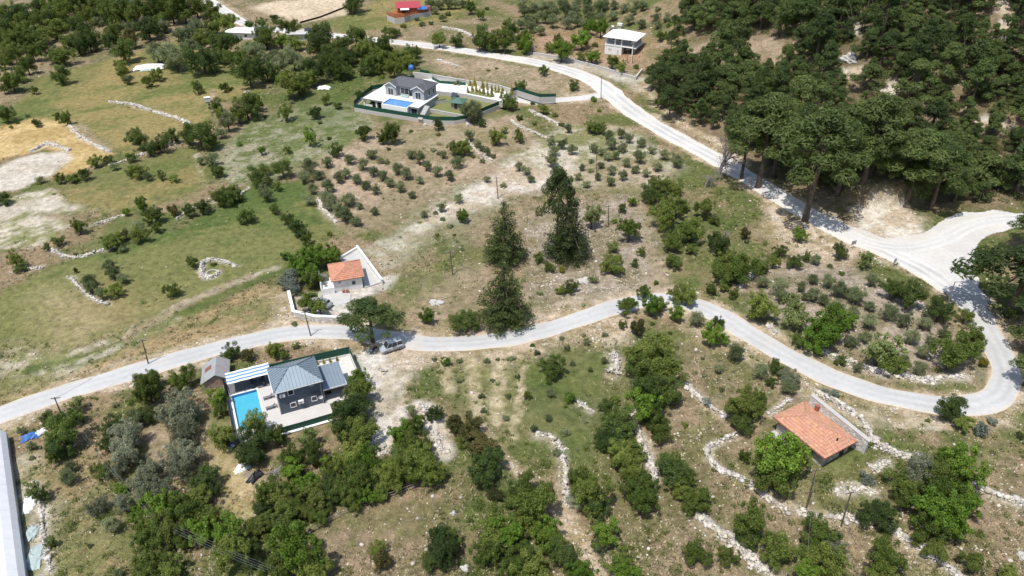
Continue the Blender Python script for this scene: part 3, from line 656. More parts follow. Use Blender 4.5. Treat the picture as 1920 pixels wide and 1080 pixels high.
# ------------------------------------------------------------ stones
ICO_V = []; 
_b = bmesh.new(); bmesh.ops.create_icosphere(_b, subdivisions=1, radius=1.0)
ICO_V = np.array([v.co[:] for v in _b.verts]); ICO_F = np.array([[v.index for v in f.verts] for f in _b.faces]); _b.free()
def stones_mesh(name, P, S, m, tones=None, seed=1):
    """many uneven stones as one mesh; P (n,3) centres, S (n,) sizes"""
    g = np.random.default_rng(seed); n = len(P); k = len(ICO_V)
    sc3 = np.stack([g.uniform(.7, 1.3, n), g.uniform(.6, 1.1, n), g.uniform(.45, .8, n)], 1) * S[:, None]
    a = g.uniform(0, 6.28, n); ca_, sa_ = np.cos(a), np.sin(a)
    v = ICO_V[None] * (1 + g.uniform(-.28, .22, (n, k, 1))) * sc3[:, None, :]
    V = np.stack([v[..., 0] * ca_[:, None] - v[..., 1] * sa_[:, None], v[..., 0] * sa_[:, None] + v[..., 1] * ca_[:, None], v[..., 2]], 2) + P[:, None, :]
    F_ = (ICO_F[None] + (np.arange(n) * k)[:, None, None]).reshape(-1, 3)
    tn = g.uniform(.58, 1.12, n) if tones is None else tones
    C_ = np.repeat(np.stack([tn, tn * g.uniform(.93, 1.0, n), tn * g.uniform(.82, 1.0, n), np.ones(n)], 1), k, 0)
    return npmesh(name, V.reshape(-1, 3), F_, m, C_)
def stone_bank(name, pts, width, height, label, cat='stone wall', dens=11, size=.33, m='rubble', seed=1):
    line = smooth_line(W2(pts), .35); g = np.random.default_rng(seed); P = []; S = []
    wob = g.uniform(0, 6); fb = np.clip(fbm(np.array([q[0] for q in line]), np.array([q[1] for q in line]), 2.6, 2, seed) * 3.2 - .55, .35, 1.15)
    for i, p in enumerate(line):
        d = line[min(i + 1, len(line) - 1)] - line[max(i - 1, 0)]; d = d / (np.linalg.norm(d) + 1e-9); nr = np.array([-d[1], d[0]])
        w = width * (.54 + .26 * math.sin(i * .21 + wob) + .2 * math.sin(i * .53)); brk = fb[i] if len(line) > 12 else 1.0
        for _ in range(g.poisson(dens * width * .8 * brk)):
            u = g.normal(0, .42); u = max(-1.2, min(1.2, u)); q = p + nr * u * w / 2 + d * g.uniform(-.2, .2)
            s = size * .62 * np.exp(g.normal(-.05, .38)); h = height * max(0, 1 - abs(u)) * g.uniform(0, 1)
            P.append((q[0], q[1], hz1(q[0], q[1]) + h + s * .15)); S.append(s)
    P, S = np.array(P), np.array(S); o = P.mean(0); o[2] = P[:, 2].min()
    e = empty(name, o, 0, label, cat); tag(link('stones', stones_mesh(name, P - o, S, M[m], seed=seed), e), kind='stuff')
    return e
# ------------------------------------------------------------ dry stone banks and heaps
for i, (pts, w, h, lab, cat, d, s) in enumerate(BANKS): stone_bank('stone_bank' if cat == 'stone wall' else 'stone_heap', pts, w, h, lab, cat, d, s, seed=100 + i)
for i, (px, py, w, lab) in enumerate([
 (872, 1065, 16, 'single grey boulder near the bottom edge below the dark round bush'), (850, 963, 13, 'grey boulder in dry grass right of the thicket'),
 (1918, 1045, 22, 'pale boulder cut by the right edge near the bottom'), (1722, 854, 15, 'flat pale boulder at the end of the stone bank right of the house'),
 (818, 568, 22, 'low grey slab lying on the slope left of the big conifer'), (463, 173, 9, 'upright pale stone on the upper left meadow'),
 (1095, 527, 20, 'sandy boulder on the slope above the road bend'), (1592, 112, 36, 'large pale rock standing among the pines'),
 (798, 235, 12, 'pale boulder below the villa fence'), (879, 233, 14, 'white boulder beside the villa wall corner'), (1135, 62, 0, '')]):
    if not w: continue
    p = at(px, py); R = w / 2 / ppm(*p); g = np.random.default_rng(900 + i)
    bm = bmesh.new(); bmesh.ops.create_icosphere(bm, subdivisions=3, radius=1)
    for v in bm.verts:
        d = v.co.normalized(); q = .25 * math.sin(d.x * 4 + i) + .2 * math.sin(d.y * 5 + 2 * i) + .1 * math.sin(d.z * 9 + d.x * 7)
        v.co = Vector((d.x * (1 + q), d.y * (.8 + q), max(-.3, d.z * (.6 + q * .5)))) * R
    me = bpy.data.meshes.new('boulder'); bm.to_mesh(me); bm.free(); me.materials.append(M['concrete'] if i in (0, 1, 4) else M['retain'])
    ob = link('boulder', me); ob.location = p; tag(ob, lab, 'boulder')

# ------------------------------------------------------------ plants: prototypes
def leaves(g, lobes, n, smin, smax, inner=.25, up=.35, slim=1.0):
    """leaf-sized diamonds spread over and inside a set of lobes (cx,cy,cz,rx,ry,rz)"""
    L = np.array(lobes); a = (L[:, 3] * L[:, 4] + L[:, 3] * L[:, 5]); pick = g.choice(len(L), n, p=a / a.sum()); q = L[pick]
    d = g.normal(size=(n, 3)); d[:, 2] = d[:, 2] * .9 + .18; d /= np.linalg.norm(d, axis=1)[:, None]
    r = np.where(g.random(n) < inner, g.uniform(.3, .85, n), np.minimum(g.uniform(.80, 1.06, n) + np.abs(g.normal(0, .09, n)), 1.35))
    P = q[:, :3] + d * r[:, None] * q[:, 3:6]
    nrm = d * .7 + np.array([0, 0, up]) + g.normal(size=(n, 3)) * .42; nrm /= np.linalg.norm(nrm, axis=1)[:, None]
    tt = np.cross(nrm, g.normal(size=(n, 3))); tt /= np.linalg.norm(tt, axis=1)[:, None] + 1e-9; bb = np.cross(nrm, tt)
    s = g.uniform(smin, smax, n)[:, None]; w = s * g.uniform(.5, .85, (n, 1)) * slim; k = g.uniform(-.2, .2, (n, 1)) * s
    V = np.stack([P - tt * s, P - bb * w + nrm * k, P + tt * s, P + bb * w + nrm * k], 1).reshape(-1, 3)
    return V, np.arange(4 * n).reshape(-1, 4)
def ltint(g, F_):
    n = len(F_); k = np.exp(g.normal(0, .22, n)); c = np.stack([k * g.uniform(.9, 1.12, n), k, k * g.uniform(.8, 1.15, n), np.ones(n)], 1)
    return np.repeat(c, 4, 0)
def trunk_mesh(g, h, r, lobes, name, m='bark', lean=.06, k=7, limbs=5):
    mb = MB(); top = Vector((g.normal() * lean, g.normal() * lean, h)); prev = Vector((0, 0, -.12)); pr = r * 1.35
    for i in range(1, 4):
        u = i / 3; p = Vector((top.x * u + g.normal() * .015, top.y * u + g.normal() * .015, h * u)); rr = r * (1 - .45 * u)
        mb.tube(prev, p, pr, rr, k); prev, pr = p, rr
    for i in g.choice(len(lobes), min(limbs, len(lobes)), replace=False):
        c = Vector(lobes[i][:3]); s = Vector((top.x, top.y, h)) * g.uniform(.7, 1.0)
        mid = s.lerp(c, .5) + Vector((0, 0, -.04)); mb.tube(s, mid, r * .5, r * .3, 5, False); mb.tube(mid, c, r * .3, r * .1, 5, False)
    return mb.mesh(name, M[m])
PROTO = {}
def add_proto(kind, crown, trunk, hc): PROTO.setdefault(kind, []).append((crown, trunk, hc))
def ball_lobes(g, n, spread, rmin, rmax, zc, zs, flat=1.0):
    """crown built of a few boughs, each a cluster of small leafy lobes, with gaps between the boughs"""
    out = []; nb = max(4, n // 5); a0 = g.uniform(0, 6.28)
    for b in range(nb):
        u = (b + .5) / nb; z = (1 - 2 * u) * .95; rr = math.sqrt(max(0, 1 - z * z)); a = a0 + b * 2.4 + g.normal() * .35; k = g.uniform(.55, 1.0)
        cx, cy, cz = math.cos(a) * rr * spread * k * .85, math.sin(a) * rr * spread * k * .85, zc + z * zs * k * .9
        for _ in range(max(3, int(n / nb * g.uniform(.7, 1.4)))):
            d = g.normal(size=3) * .17; r = g.uniform(rmin, rmax) * .82
            out.append((cx + d[0] * 1.15, cy + d[1] * 1.15, max(.15, cz + d[2]), r, r * g.uniform(.85, 1.15), r * flat * g.uniform(.8, 1.1)))
    for _ in range(n // 3):      # stray shoots beyond the rounded mass
        d = g.normal(size=3); d /= np.linalg.norm(d); d[2] = abs(d[2]) * 1.0 - .15; k = g.uniform(.95, 1.22); r = g.uniform(.08, .17)
        out.append((d[0] * spread * k, d[1] * spread * k, zc + d[2] * zs * k * 1.15, r, r, r * 1.3))
    sq = g.uniform(.82, 1.18); sh = g.uniform(-.18, .18, 2)
    out = [(c[0] * sq + sh[0] * (c[2] - zc), c[1] / sq + sh[1] * (c[2] - zc), *c[2:]) for c in out]
    return out
for kind, nv, nl, sp, r0, r1, zc, zs, nleaf, s0, s1, inner in [
    ('oak', 8, 38, .92, .13, .34, 1.08, .76, 9000, .024, .054, .28), ('dark', 6, 36, .88, .14, .36, 1.0, .70, 9000, .024, .050, .25),
    ('bright', 6, 40, .94, .12, .32, 1.1, .78, 8600, .026, .056, .28), ('olive', 7, 32, .72, .17, .36, .92, .58, 7400, .022, .048, .28), ('greyolive', 4, 36, .82, .15, .34, .98, .66, 8600, .020, .044, .28),
    ('silver', 2, 16, .66, .24, .42, .95, .58, 4200, .034, .060, .2), ('brownish', 3, 28, .76, .16, .36, .95, .62, 5000, .034, .066, .22),
    ('light', 4, 30, .84, .12, .28, 1.0, .68, 3200, .036, .070, .3), ('yellow', 1, 14, .6, .25, .4, .75, .45, 2400, .05, .08, .2)]:
    for v in range(nv):
        g = np.random.default_rng(hash((len(kind), ord(kind[0]), v)) % 2 ** 31); zz = zc * g.uniform(.92, 1.1)
        lb = ball_lobes(g, nl, sp, r0, r1, zz, zs * g.uniform(.85, 1.15))
        lb.append((0, 0, zz, .5, .5, .4))
        V, F_ = leaves(g, lb, nleaf, s0, s1, inner); V[:, 2] = np.maximum(V[:, 2], .05)
        add_proto(kind, npmesh(kind + '_crown', V, F_, M[kind], ltint(g, F_)), trunk_mesh(g, zz * .75, .085, lb, kind + '_trunk'), zz)
for v in range(5):     # low bushes: leaves down to the ground, one mesh
    for kind in ('oak', 'olive', 'light', 'bright', 'silver'):
        if v > 2: continue
        g = np.random.default_rng(500 + v * 7 + ord(kind[0])); lb = ball_lobes(g, 12, .62, .25, .45, .5, .32)
        V, F_ = leaves(g, lb, 1500, .05, .09, .25); V[:, 2] = np.maximum(V[:, 2], -.05)
        add_proto('bush_' + kind, npmesh(kind + '_bush', V, F_, M[kind], ltint(g, F_)), None, .5)
for v in range(7):     # stone pines: bare leaning trunk, clumpy flattened crown
    g = np.random.default_rng(40 + v); H_ = g.uniform(1.75, 2.3); lb = []
    for i in range(34):
        a = i * 2.4 + g.normal() * .3; zf = (i + .5) / 34; rad = (.86 * (1 - zf ** 2.4) + .05) * g.uniform(.45, 1.05)
        r = g.uniform(.14, .28); lb.append((math.cos(a) * rad, math.sin(a) * rad, H_ - .8 + zf * 1.15 + g.normal() * .08, r, r, r * .62))
    V, F_ = leaves(g, lb, 6500, .035, .075, .15, .75, .42)
    add_proto('pine', npmesh('pine_crown', V, F_, M['pine'], ltint(g, F_)), trunk_mesh(g, H_ + .15, .060, lb, 'pine_trunk', limbs=9), H_ - .1)
for v in range(6):     # forest pines: deep clumpy crowns on short visible trunks
    g = np.random.default_rng(140 + v); H_ = g.uniform(1.5, 1.9); lb = []
    for i in range(42):
        a = g.uniform(0, 6.28); zf = g.random() ** .75; rad = (.90 * (1 - zf ** 1.8) + .06) * g.uniform(.2, 1)
        r = g.uniform(.14, .27); lb.append((math.cos(a) * rad, math.sin(a) * rad, .42 + zf * (H_ - .3), r, r, r * .55))
    V, F_ = leaves(g, lb, 5600, .036, .080, .2, .65, .48)
    add_proto('fpine', npmesh('pine_crown', V, F_, M['pine'], ltint(g, F_)), trunk_mesh(g, H_ - .1, .07, lb, 'pine_trunk', limbs=7), 1.1)
for v in range(4):     # tiered conifers
    g = np.random.default_rng(60 + v); lb = []; H_ = 3.0; tiers = 13
    for i in range(tiers):
        u = i / (tiers - 1); z = .28 + u * (H_ - .45); R_ = ((1 - u) ** .62 * .92 + .08) * g.uniform(.86, 1.1); nb = max(4, int(10 * (1 - u) + 3)); a0 = g.uniform(0, 6)
        for j in range(nb):
            a = a0 + 6.283 * j / nb + g.normal() * .2; rr = R_ * g.uniform(.72, 1.12)
            for f in (.4, .7, .98): lb.append((math.cos(a) * rr * f, math.sin(a) * rr * f, z - .12 * f * rr + .10 * (f > .9) + g.normal() * .03, .15 * R_ + .05, .15 * R_ + .05, .06 + .03 * R_))
    V, F_ = leaves(g, lb, 9500, .034, .075, .2, .6, .45)
    add_proto('conifer', npmesh('conifer_crown', V, F_, M['conifer'], ltint(g, F_)), trunk_mesh(g, H_ - .3, .075, lb, 'conifer_trunk', limbs=12), 1.3)
g = np.random.default_rng(77); lb = [(g.normal() * .1, g.normal() * .1, .35 + i * .28, .85 * (1 - i / 13), .85 * (1 - i / 13), .38) for i in range(12)]
V, F_ = leaves(g, lb, 1500, .07, .13, .1, .6); add_proto('golden', npmesh('golden_cypress_crown', V, F_, M['golden'], ltint(g, F_)), trunk_mesh(g, .5, .12, lb, 'golden_trunk', limbs=1), 1.8)
def bare_mesh(seed, fine=1.0):
    g = np.random.default_rng(seed); mb = MB()
    def br(p, d, L, r, dep):
        q = p + d * L; mb.tube(p, q, r, r * .65, 5 if r > .03 else 3, False)
        if dep == 0: return
        for _ in range(3 if dep > 1 else 4):
            e = (d + Vector(g.normal(size=3)) * .62 + Vector((0, 0, .10))).normalized(); br(p + d * L * g.uniform(.55, 1), e, L * g.uniform(.6, .85), r * .58, dep - 1)
    br(Vector((0, 0, -.1)), Vector((.05, 0, 1)), .6, .075, 6); return mb.mesh('bare_branches', M['deadwood'])
for s in (3, 8): PROTO.setdefault('bare', []).append((bare_mesh(s), None, 1.3))

# ------------------------------------------------------------ plants: where each one stands
# per ninth of the photograph: x, y of the crown centre and crown width, in thirds of a pixel from that ninth's corner; letter = kind
ZONES = {}
ZONES[0, 0] = '''40 60 150d,110 90 160d,30 170 120d,140 170 120g,60 230 110g,170 200 130g,250 110 140d,300 150 130g,330 90 120g,230 40 120d,360 30 140g,450 30 150d,520 20 120g,600 20 120d,560 70 100g,480 95 90g,470 190 130d,500 235 110d,440 255 110d,380 220 90g,350 305 110g,300 315 90d,240 250 90l,180 290 90g,130 240 100g,90 290 90l,50 310 90g,150 370 90d,60 450 120g,20 350 80g,105 420 80d,230 200 90g,10 250 80g,20 500 60l,
640 90 120g,690 60 130d,760 90 110g,800 40 110d,850 60 120g,900 40 130d,960 60 120g,1030 50 130g,1100 40 100g,1180 50 110g,640 190 110d,690 270 150d,735 220 100w,620 240 90d,830 160 130d,890 130 100d,920 150 70o,550 115 60o,600 130 60o,420 110 60o,740 160 80o,930 300 150o,985 340 120o,880 300 100o,1060 190 110o,1105 170 90o,1060 255 100o,1000 190 80o,1140 330 170d,1120 200 90g,1190 210 100g,1260 235 170d,1190 150 80g,1280 130 110g,1230 105 60g,1490 195 125g,1630 150 100g,1545 100 45d,1570 125 50d,1470 120 70l,1400 140 50b,1800 230 170d,1250 310 90g,1330 340 110g,1400 410 150d,1500 395 120d,1440 290 110o,1530 320 110o,1600 300 100o,1650 340 100o,1400 285 80o,1560 370 90o,1700 370 90o,1480 250 60g,1580 232 70b,1660 235 90g,1620 480 130g,1680 470 110g,1780 405 120d,1860 350 150d,1890 280 110d,1900 400 90g,1740 440 90g,1510 330 60b,
345 430 90d,190 508 45g,680 370 65g,690 410 60g,720 442 60o,875 420 70g,830 452 70g,1110 495 65d,1260 495 50g,1295 495 40g,1210 600 70d,1240 645 60g,1390 610 130d,1430 580 90g,1340 650 90g,1280 690 100o,1240 740 70o,1120 755 160d,1060 770 80g,1175 800 80g,960 765 85d,775 790 100d,745 780 60g,840 840 80d,900 825 80d,740 880 60d,530 900 75g,610 890 55g,640 930 50o,480 985 60d,410 995 65g,340 1005 55g,220 1005 50o,25 630 110d,205 690 50d,370 670 60g,325 662 45g,150 650 30o,780 965 70g,730 970 60l,830 990 50o,905 990 55l,980 1000 55g,1605 640 75g,1770 630 75d,1835 560 50g,1900 590 45g,1740 780 70b,1620 840 45g,1470 845 45b,1850 775 35g,1590 950 100d,1460 1000 110d,1490 950 60g,1220 960 70g,1190 890 80o,1130 905 45o,1290 1070 100g,1480 1060 70o,1740 930 90o,1710 990 80o,1790 980 60o,1800 690 35l,1350 810 35b,1890 850 70d,1840 1040 80o,1560 1050 50g,1900 1000 60o,1840 910 60o,1760 1060 60o,1490 655 30d,1705 520 45g,1640 575 28o,60 715 25g,100 690 25g'''
ZONES[1, 0] = '''70 20 110d,270 175 70d,310 175 50g,350 145 40g,85 215 105d,20 250 90d,20 330 100d,60 300 100d,20 400 90d,120 290 100g,180 270 100d,240 260 110g,210 330 110g,280 330 110g,340 310 100g,390 310 90d,150 365 110d,300 380 100g,380 345 80g,120 405 45o,210 390 60g,230 430 35g,420 300 50d,
500 30 55o,550 20 60o,600 20 60o,640 20 55o,480 50 45o,530 55 45o,570 95 45o,600 75 40o,680 15 50o,725 45 60g,785 85 50g,820 45 35g,425 105 35o,455 135 35o,505 130 30o,360 60 30o,
1030 60 65o,1080 60 65o,1130 40 75o,1180 30 75o,1050 110 60o,1100 95 65o,1150 90 75o,1200 75 65o,1010 130 60o,1065 150 65o,1120 165 60o,1190 120 65o,1260 60 75o,1310 50 75o,1270 120 75o,1330 110 75o,1300 85 65o,1380 20 65o,1390 60 60o,1400 100 60o,1370 140 55o,1460 100 65o,1450 45 60o,1530 80 65o,1480 25 60o,1540 20 60o,1590 40 60o,1620 110 60o,1640 60 50o,1700 30 55o,1660 20 50o,1690 130 55o,1780 50 40o,1770 100 50o,1780 135 50o,1830 110 40o,1835 80 35o,1840 140 40g,1020 15 60o,1240 15 60o,1320 15 60o,
950 180 100d,935 130 50g,1035 210 100g,1040 245 85b,870 220 120g,810 220 130d,780 245 80d,920 248 80g,550 225 75g,645 225 80d,1010 250 50g,1355 220 105b,1240 280 115b,1170 260 60g,1215 220 45g,1410 310 80b,1350 312 50g,1430 255 40g,1525 345 70g,1575 380 60g,1660 375 40g,1870 300 45g,1800 195 60g,1460 165 80b,1400 152 70b,1140 400 50g,1310 480 60d,655 487 55o,825 395 26l,875 383 22l,1010 485 60d,945 580 80d,860 592 38l,730 640 110o,700 628 65o,765 640 70o,100 530 45d,545 705 55d,790 690 45d,390 735 30g,125 745 85g,280 760 95g,230 775 65g,270 715 50g,1075 580 30g,1135 603 60g,1200 645 40g,1000 665 40g,1085 690 35l,1000 770 55g,920 730 45l,870 770 85g,1240 700 40g,1275 725 45o,1410 705 75g,1460 720 65g,1450 620 35b,1420 560 40b,
50 890 65o,170 860 65o,125 925 65o,215 895 42o,250 910 40o,20 970 65o,80 1000 65o,135 1035 60o,180 960 65o,230 985 60o,270 1020 62o,190 1065 58o,330 1050 60o,315 950 58o,365 975 62o,440 890 62o,395 865 55o,480 930 58o,540 960 65o,605 985 60o,440 1010 45o,515 840 38o,550 860 38o,575 870 42o,650 825 95g,650 905 75o,690 840 75g,725 765 58o,765 805 48o,790 830 42o,820 855 42o,855 880 32o,795 905 35o,740 880 30g,265 840 25o,545 755 30g,820 1000 48o,
1180 790 52o,1240 810 55o,1300 840 55o,1200 845 58o,1180 905 75o,1420 830 55o,1470 850 50o,1500 875 55o,1510 760 58o,1520 810 65o,1575 750 55o,1620 780 55o,1580 830 55o,1545 870 48o,1685 800 55o,1745 840 48o,1680 885 70o,1820 870 60o,1885 910 65o,1780 930 60o,1600 910 55o,1650 950 52o,1715 970 52o,1520 955 52o,1585 990 52o,1515 1020 50o,1445 995 42o,1400 960 40o,1380 1030 48o,1330 995 42o,1460 925 42o,1355 940 42o,1405 905 38o,1000 930 55o,1040 960 55o,1065 1000 50o,910 1040 40o,1790 1030 120g,1845 1055 70g,1890 1065 70g,
1800 420 165p,1860 530 140p,1755 395 100p,1890 370 110p,1800 575 60g,1880 95 80p,1900 170 80p,1860 215 80p'''
ZONES[0, 1] = '''1500 15 75o,1385 135 85d,1545 95 55d,1620 150 75d,1670 200 85d,1692 235 65d,1725 265 60g,1855 235 35g,1280 30 100d,1330 20 70d,1230 40 80g,1140 75 85d,1060 110 65d,980 100 60w,800 78 65b,712 115 42b,850 140 85g,885 130 75d,780 200 75o,880 205 52g,780 240 85g,700 240 65w,620 275 105g,655 265 75g,530 335 38d,440 195 80g,320 270 75l,260 310 50l,425 350 28g,90 390 75g,110 420 60d,15 35 80d,610 410 70o,632 450 78o,690 485 65o,495 500 78o,512 540 68o,570 575 62o,645 550 85g,960 545 82g,1080 395 65g,1200 405 40g,690 320 45o,1600 360 45g,1680 400 105b,1750 370 120b,1830 360 115b,1880 350 80g,1720 450 115b,1755 490 105g,1650 420 75b,1620 495 150v,1655 545 80v,1730 612 105g,1800 650 80g,830 1055 130g,1045 1050 110g,985 1062 70d,1300 908 85d,1390 912 85w,1540 890 95g,1590 915 55g,1665 860 48l,1740 40 65o,1860 60 85o,1900 100 70o,1830 20 70o,425 443 28w,1655 740 40o'''
ZONES[1, 1] = '''485 700 80b,700 720 150d,1170 415 60g,1240 440 45y,1110 370 60d,1410 150 120l,1620 215 120g,1535 165 40b,1520 405 115g,1530 310 70l,1650 400 55l,1690 335 48g,1820 140 150g,1885 85 100g,1860 275 120g,1870 385 105d,1290 535 75d,1235 550 55g,1415 490 50l,1115 570 40l,680 135 72b,610 190 38o,570 150 38o,565 85 52o,530 115 32o,465 125 42o,660 30 58o,40 40 90o,100 75 48o,185 110 48o,80 160 65o,15 120 95o,395 10 48o,680 320 28o,650 280 20o,635 240 25g,1640 50 48b,1580 95 45d,1740 20 100d,1800 15 80d,1610 640 105g,1705 560 80g,1750 650 100b,1795 640 75g,1885 580 90g,1890 690 75b,1660 760 100w,1580 745 50g,1770 510 38g,
1190 980 130g,1755 880 240g,1800 990 230g,1700 960 170d,1270 880 38o,1100 905 38o,1240 820 38o,1075 860 32g,1380 840 42o,1480 800 38o,1300 965 36o,1400 1000 34g,960 935 32o,990 1040 34o,880 940 28o,820 950 38o,850 1060 30o,665 950 40o,660 1060 32o,590 955 48b,520 940 28o,1480 945 42o,1750 740 34g,1850 795 30g,100 1045 120b,1250 340 30o,540 240 30g,1330 415 30g'''
ZONES[2, 1] = '''20 590 105g,10 80 60g,130 90 105g,40 220 140g,180 150 60g,50 310 65g,360 280 30o,660 240 78b,550 330 68g,630 385 88d,700 360 52g,750 380 62o,885 340 85d,830 415 38o,200 280 130d,270 400 170g,220 450 130g,330 430 160g,440 410 100d,510 390 65g,1030 390 95l,895 460 36g,1060 500 65o,1100 495 38g,455 500 85o,540 540 90o,560 590 75o,665 530 60o,735 485 65o,820 510 70o,735 575 85o,690 590 48o,800 600 75o,880 550 95o,980 590 95o,1050 640 65o,920 565 65o,440 640 170g,620 630 115l,640 720 145l,645 840 78d,820 745 220b,755 830 150b,920 720 115b,950 840 75o,1030 810 75o,1050 730 85o,960 680 65o,870 640 85o,1190 540 125g,1275 590 135d,1160 680 85o,1245 720 85o,1360 740 75o,1455 660 140d,1590 705 82g,1290 820 85o,1350 900 75o,1400 840 65o,1460 790 52o,1330 990 85o,1120 890 220l,1180 950 150g,1240 945 58o,1530 900 200g,1600 860 150l,1640 820 115g,1690 960 62y,985 985 55o,890 945 60d,160 545 58g,230 530 58g,290 565 58g,1840 680 55g,80 720 78o,200 740 70d,160 815 110b,230 830 60b,300 905 95o,440 1000 95o,525 990 78d,610 1040 120o,200 995 48o,110 935 24o,120 1030 28o,350 235 60w,500 1060 60g'''
ZONES[0, 2] = '''290 200 125d,430 115 95l,400 190 115d,360 275 175d,325 350 140d,300 400 85g,630 250 105d,600 340 85d,755 200 100o,820 170 110d,1000 110 210o,1045 190 150o,960 175 130o,720 300 165o,700 400 160o,640 480 105o,1030 280 150o,1020 390 165o,1010 480 135o,830 510 190o,860 590 175o,1150 520 165d,1180 590 115d,570 480 95g,385 525 95o,400 465 65o,215 620 115l,555 690 105o,625 800 90o,680 590 68b,690 660 115o,1090 640 190g,1050 740 165g,1170 750 125g,890 680 145b,780 730 105b,860 770 145g,830 850 185g,920 820 155g,1010 870 125g,1130 830 145b,940 900 78o,850 1000 175g,950 1040 155g,1290 840 165b,1310 930 195g,1400 960 145d,1650 960 250b,1570 1040 190g,1750 1040 200g,285 890 75l,180 415 38o,175 350 48o,120 265 48o,175 262 38o,505 910 38o,520 820 32o,670 1060 68o,830 40 155g,1010 10 75g,650 115 40o,1230 80 90b,1245 145 75g,1250 305 125g,1430 230 140g,1420 320 185d,1400 400 145d,1560 290 105g,1730 310 125l,1640 400 125g,1760 400 125g,1640 480 125b,1520 610 145g,1470 640 105l,1600 690 155g,1580 770 165d,1500 780 145g,1440 820 125g,1780 620 145g,1850 560 135d,1860 640 125d,1720 720 105g,1640 600 85b,1800 740 95g,1880 470 115g,1850 440 95b,1680 840 100g,235 785 34o,1740 560 120b,1480 700 110d,1660 660 120g'''
ZONES[1, 2] = '''60 150 195d,105 60 150g,30 240 145d,110 290 175g,60 400 175g,150 450 175b,90 520 175g,230 480 165g,160 560 145d,40 600 145g,330 290 130b,400 330 165g,360 400 175d,450 420 175g,330 500 165g,450 500 165g,530 500 115g,420 230 110g,250 560 135g,200 630 95b,60 660 115g,120 640 95b,525 170 88d,390 150 55o,640 230 105w,740 260 135w,690 310 85g,790 340 175w,820 440 185d,790 500 155d,1030 590 195g,960 640 105d,1080 690 215g,1060 765 145g,870 615 95w,850 850 195g,940 860 175b,1000 1010 225g,1060 1035 195g,820 960 145g,1160 850 165b,1240 970 165d,1200 900 125g,560 930 180d,600 880 130d,510 980 125d,200 930 95g,220 995 120w,1340 540 145g,1400 620 195g,1450 680 135d,1340 640 115o,1480 845 165b,1450 910 95o,1570 1000 145g,1600 1050 145b,1350 1065 145b,1560 220 195d,1540 300 185d,1490 130 85d,1480 330 105d,1600 350 170g,1580 420 160g,1670 560 185g,1690 660 165g,1640 490 135g,1700 130 165b,1740 60 175d,1765 200 125g,1790 275 125g,1830 60 145d,1870 500 165d,1900 590 105g,1850 440 105g,
1180 45 58o,1165 190 44o,1255 265 52o,1085 250 44o,1210 385 48o,1375 215 30o,800 150 38o,790 70 38o,925 185 42o,940 70 38o,1050 65 42g,655 65 28g,1290 80 60b,1260 125 28b,1040 335 28g,1325 370 24o,730 770 34g,1360 480 50g,1540 90 60g'''
ZONES[2, 2] = '''600 15 98o,340 120 175g,350 200 140d,400 150 130g,430 90 85g,145 100 68s,220 30 38o,850 55 68s,800 45 48s,550 450 265b,500 520 190g,620 440 180g,560 360 140o,350 410 65g,660 385 90l,1510 135 160d,1580 215 88g,1740 205 68s,1690 260 105s,1900 290 44d,1060 335 38g,1045 540 88s,1260 540 200g,1330 500 190o,1450 500 180g,1565 490 195b,1500 420 115b,1450 600 215g,1560 680 175b,1440 720 250b,1500 790 175b,1400 820 155g,1440 930 135g,1110 730 185d,1260 640 135g,1330 870 85g,380 790 185g,370 850 140d,530 960 165g,250 970 105g,80 950 135g,80 640 135g,60 690 115g,20 540 105g,770 850 175g,850 920 175o,740 950 145g,840 1020 195g,700 1060 145b,1140 990 175g,1130 1040 155g,1640 1010 125g,1840 1060 115g,15 230 40g,1380 205 34d'''
KIND = {'g': ('oak', 'mid green leafy', 'leafy_tree', 'tree'), 'd': ('dark', 'dark green leafy', 'dark_leafy_tree', 'tree'), 'b': ('bright', 'bright green leafy', 'bright_leafy_tree', 'tree'),
        'o': ('olive', 'grey-green olive', 'olive_tree', 'olive tree'), 'p': ('pine', 'dark green pine', 'pine_tree', 'pine tree'), 'w': ('brownish', 'brownish green leafy', 'brownish_tree', 'tree'),
        'l': ('light', 'pale sparse leafy', 'pale_sparse_tree', 'tree'), 's': ('silver', 'silvery low', 'silver_shrub', 'shrub'), 'v': ('silver', 'silver-leaved', 'silver_tree', 'tree'),
        'y': ('yellow', 'yellow flowering', 'yellow_shrub', 'shrub'), 'c': ('conifer', 'dark tiered conifer', 'conifer_tree', 'conifer'), 'x': ('bare', 'dead bare grey', 'dead_tree', 'dead tree')}
PLANTS = []      # (root object, kind letter, pixel x, pixel y, pixel width)
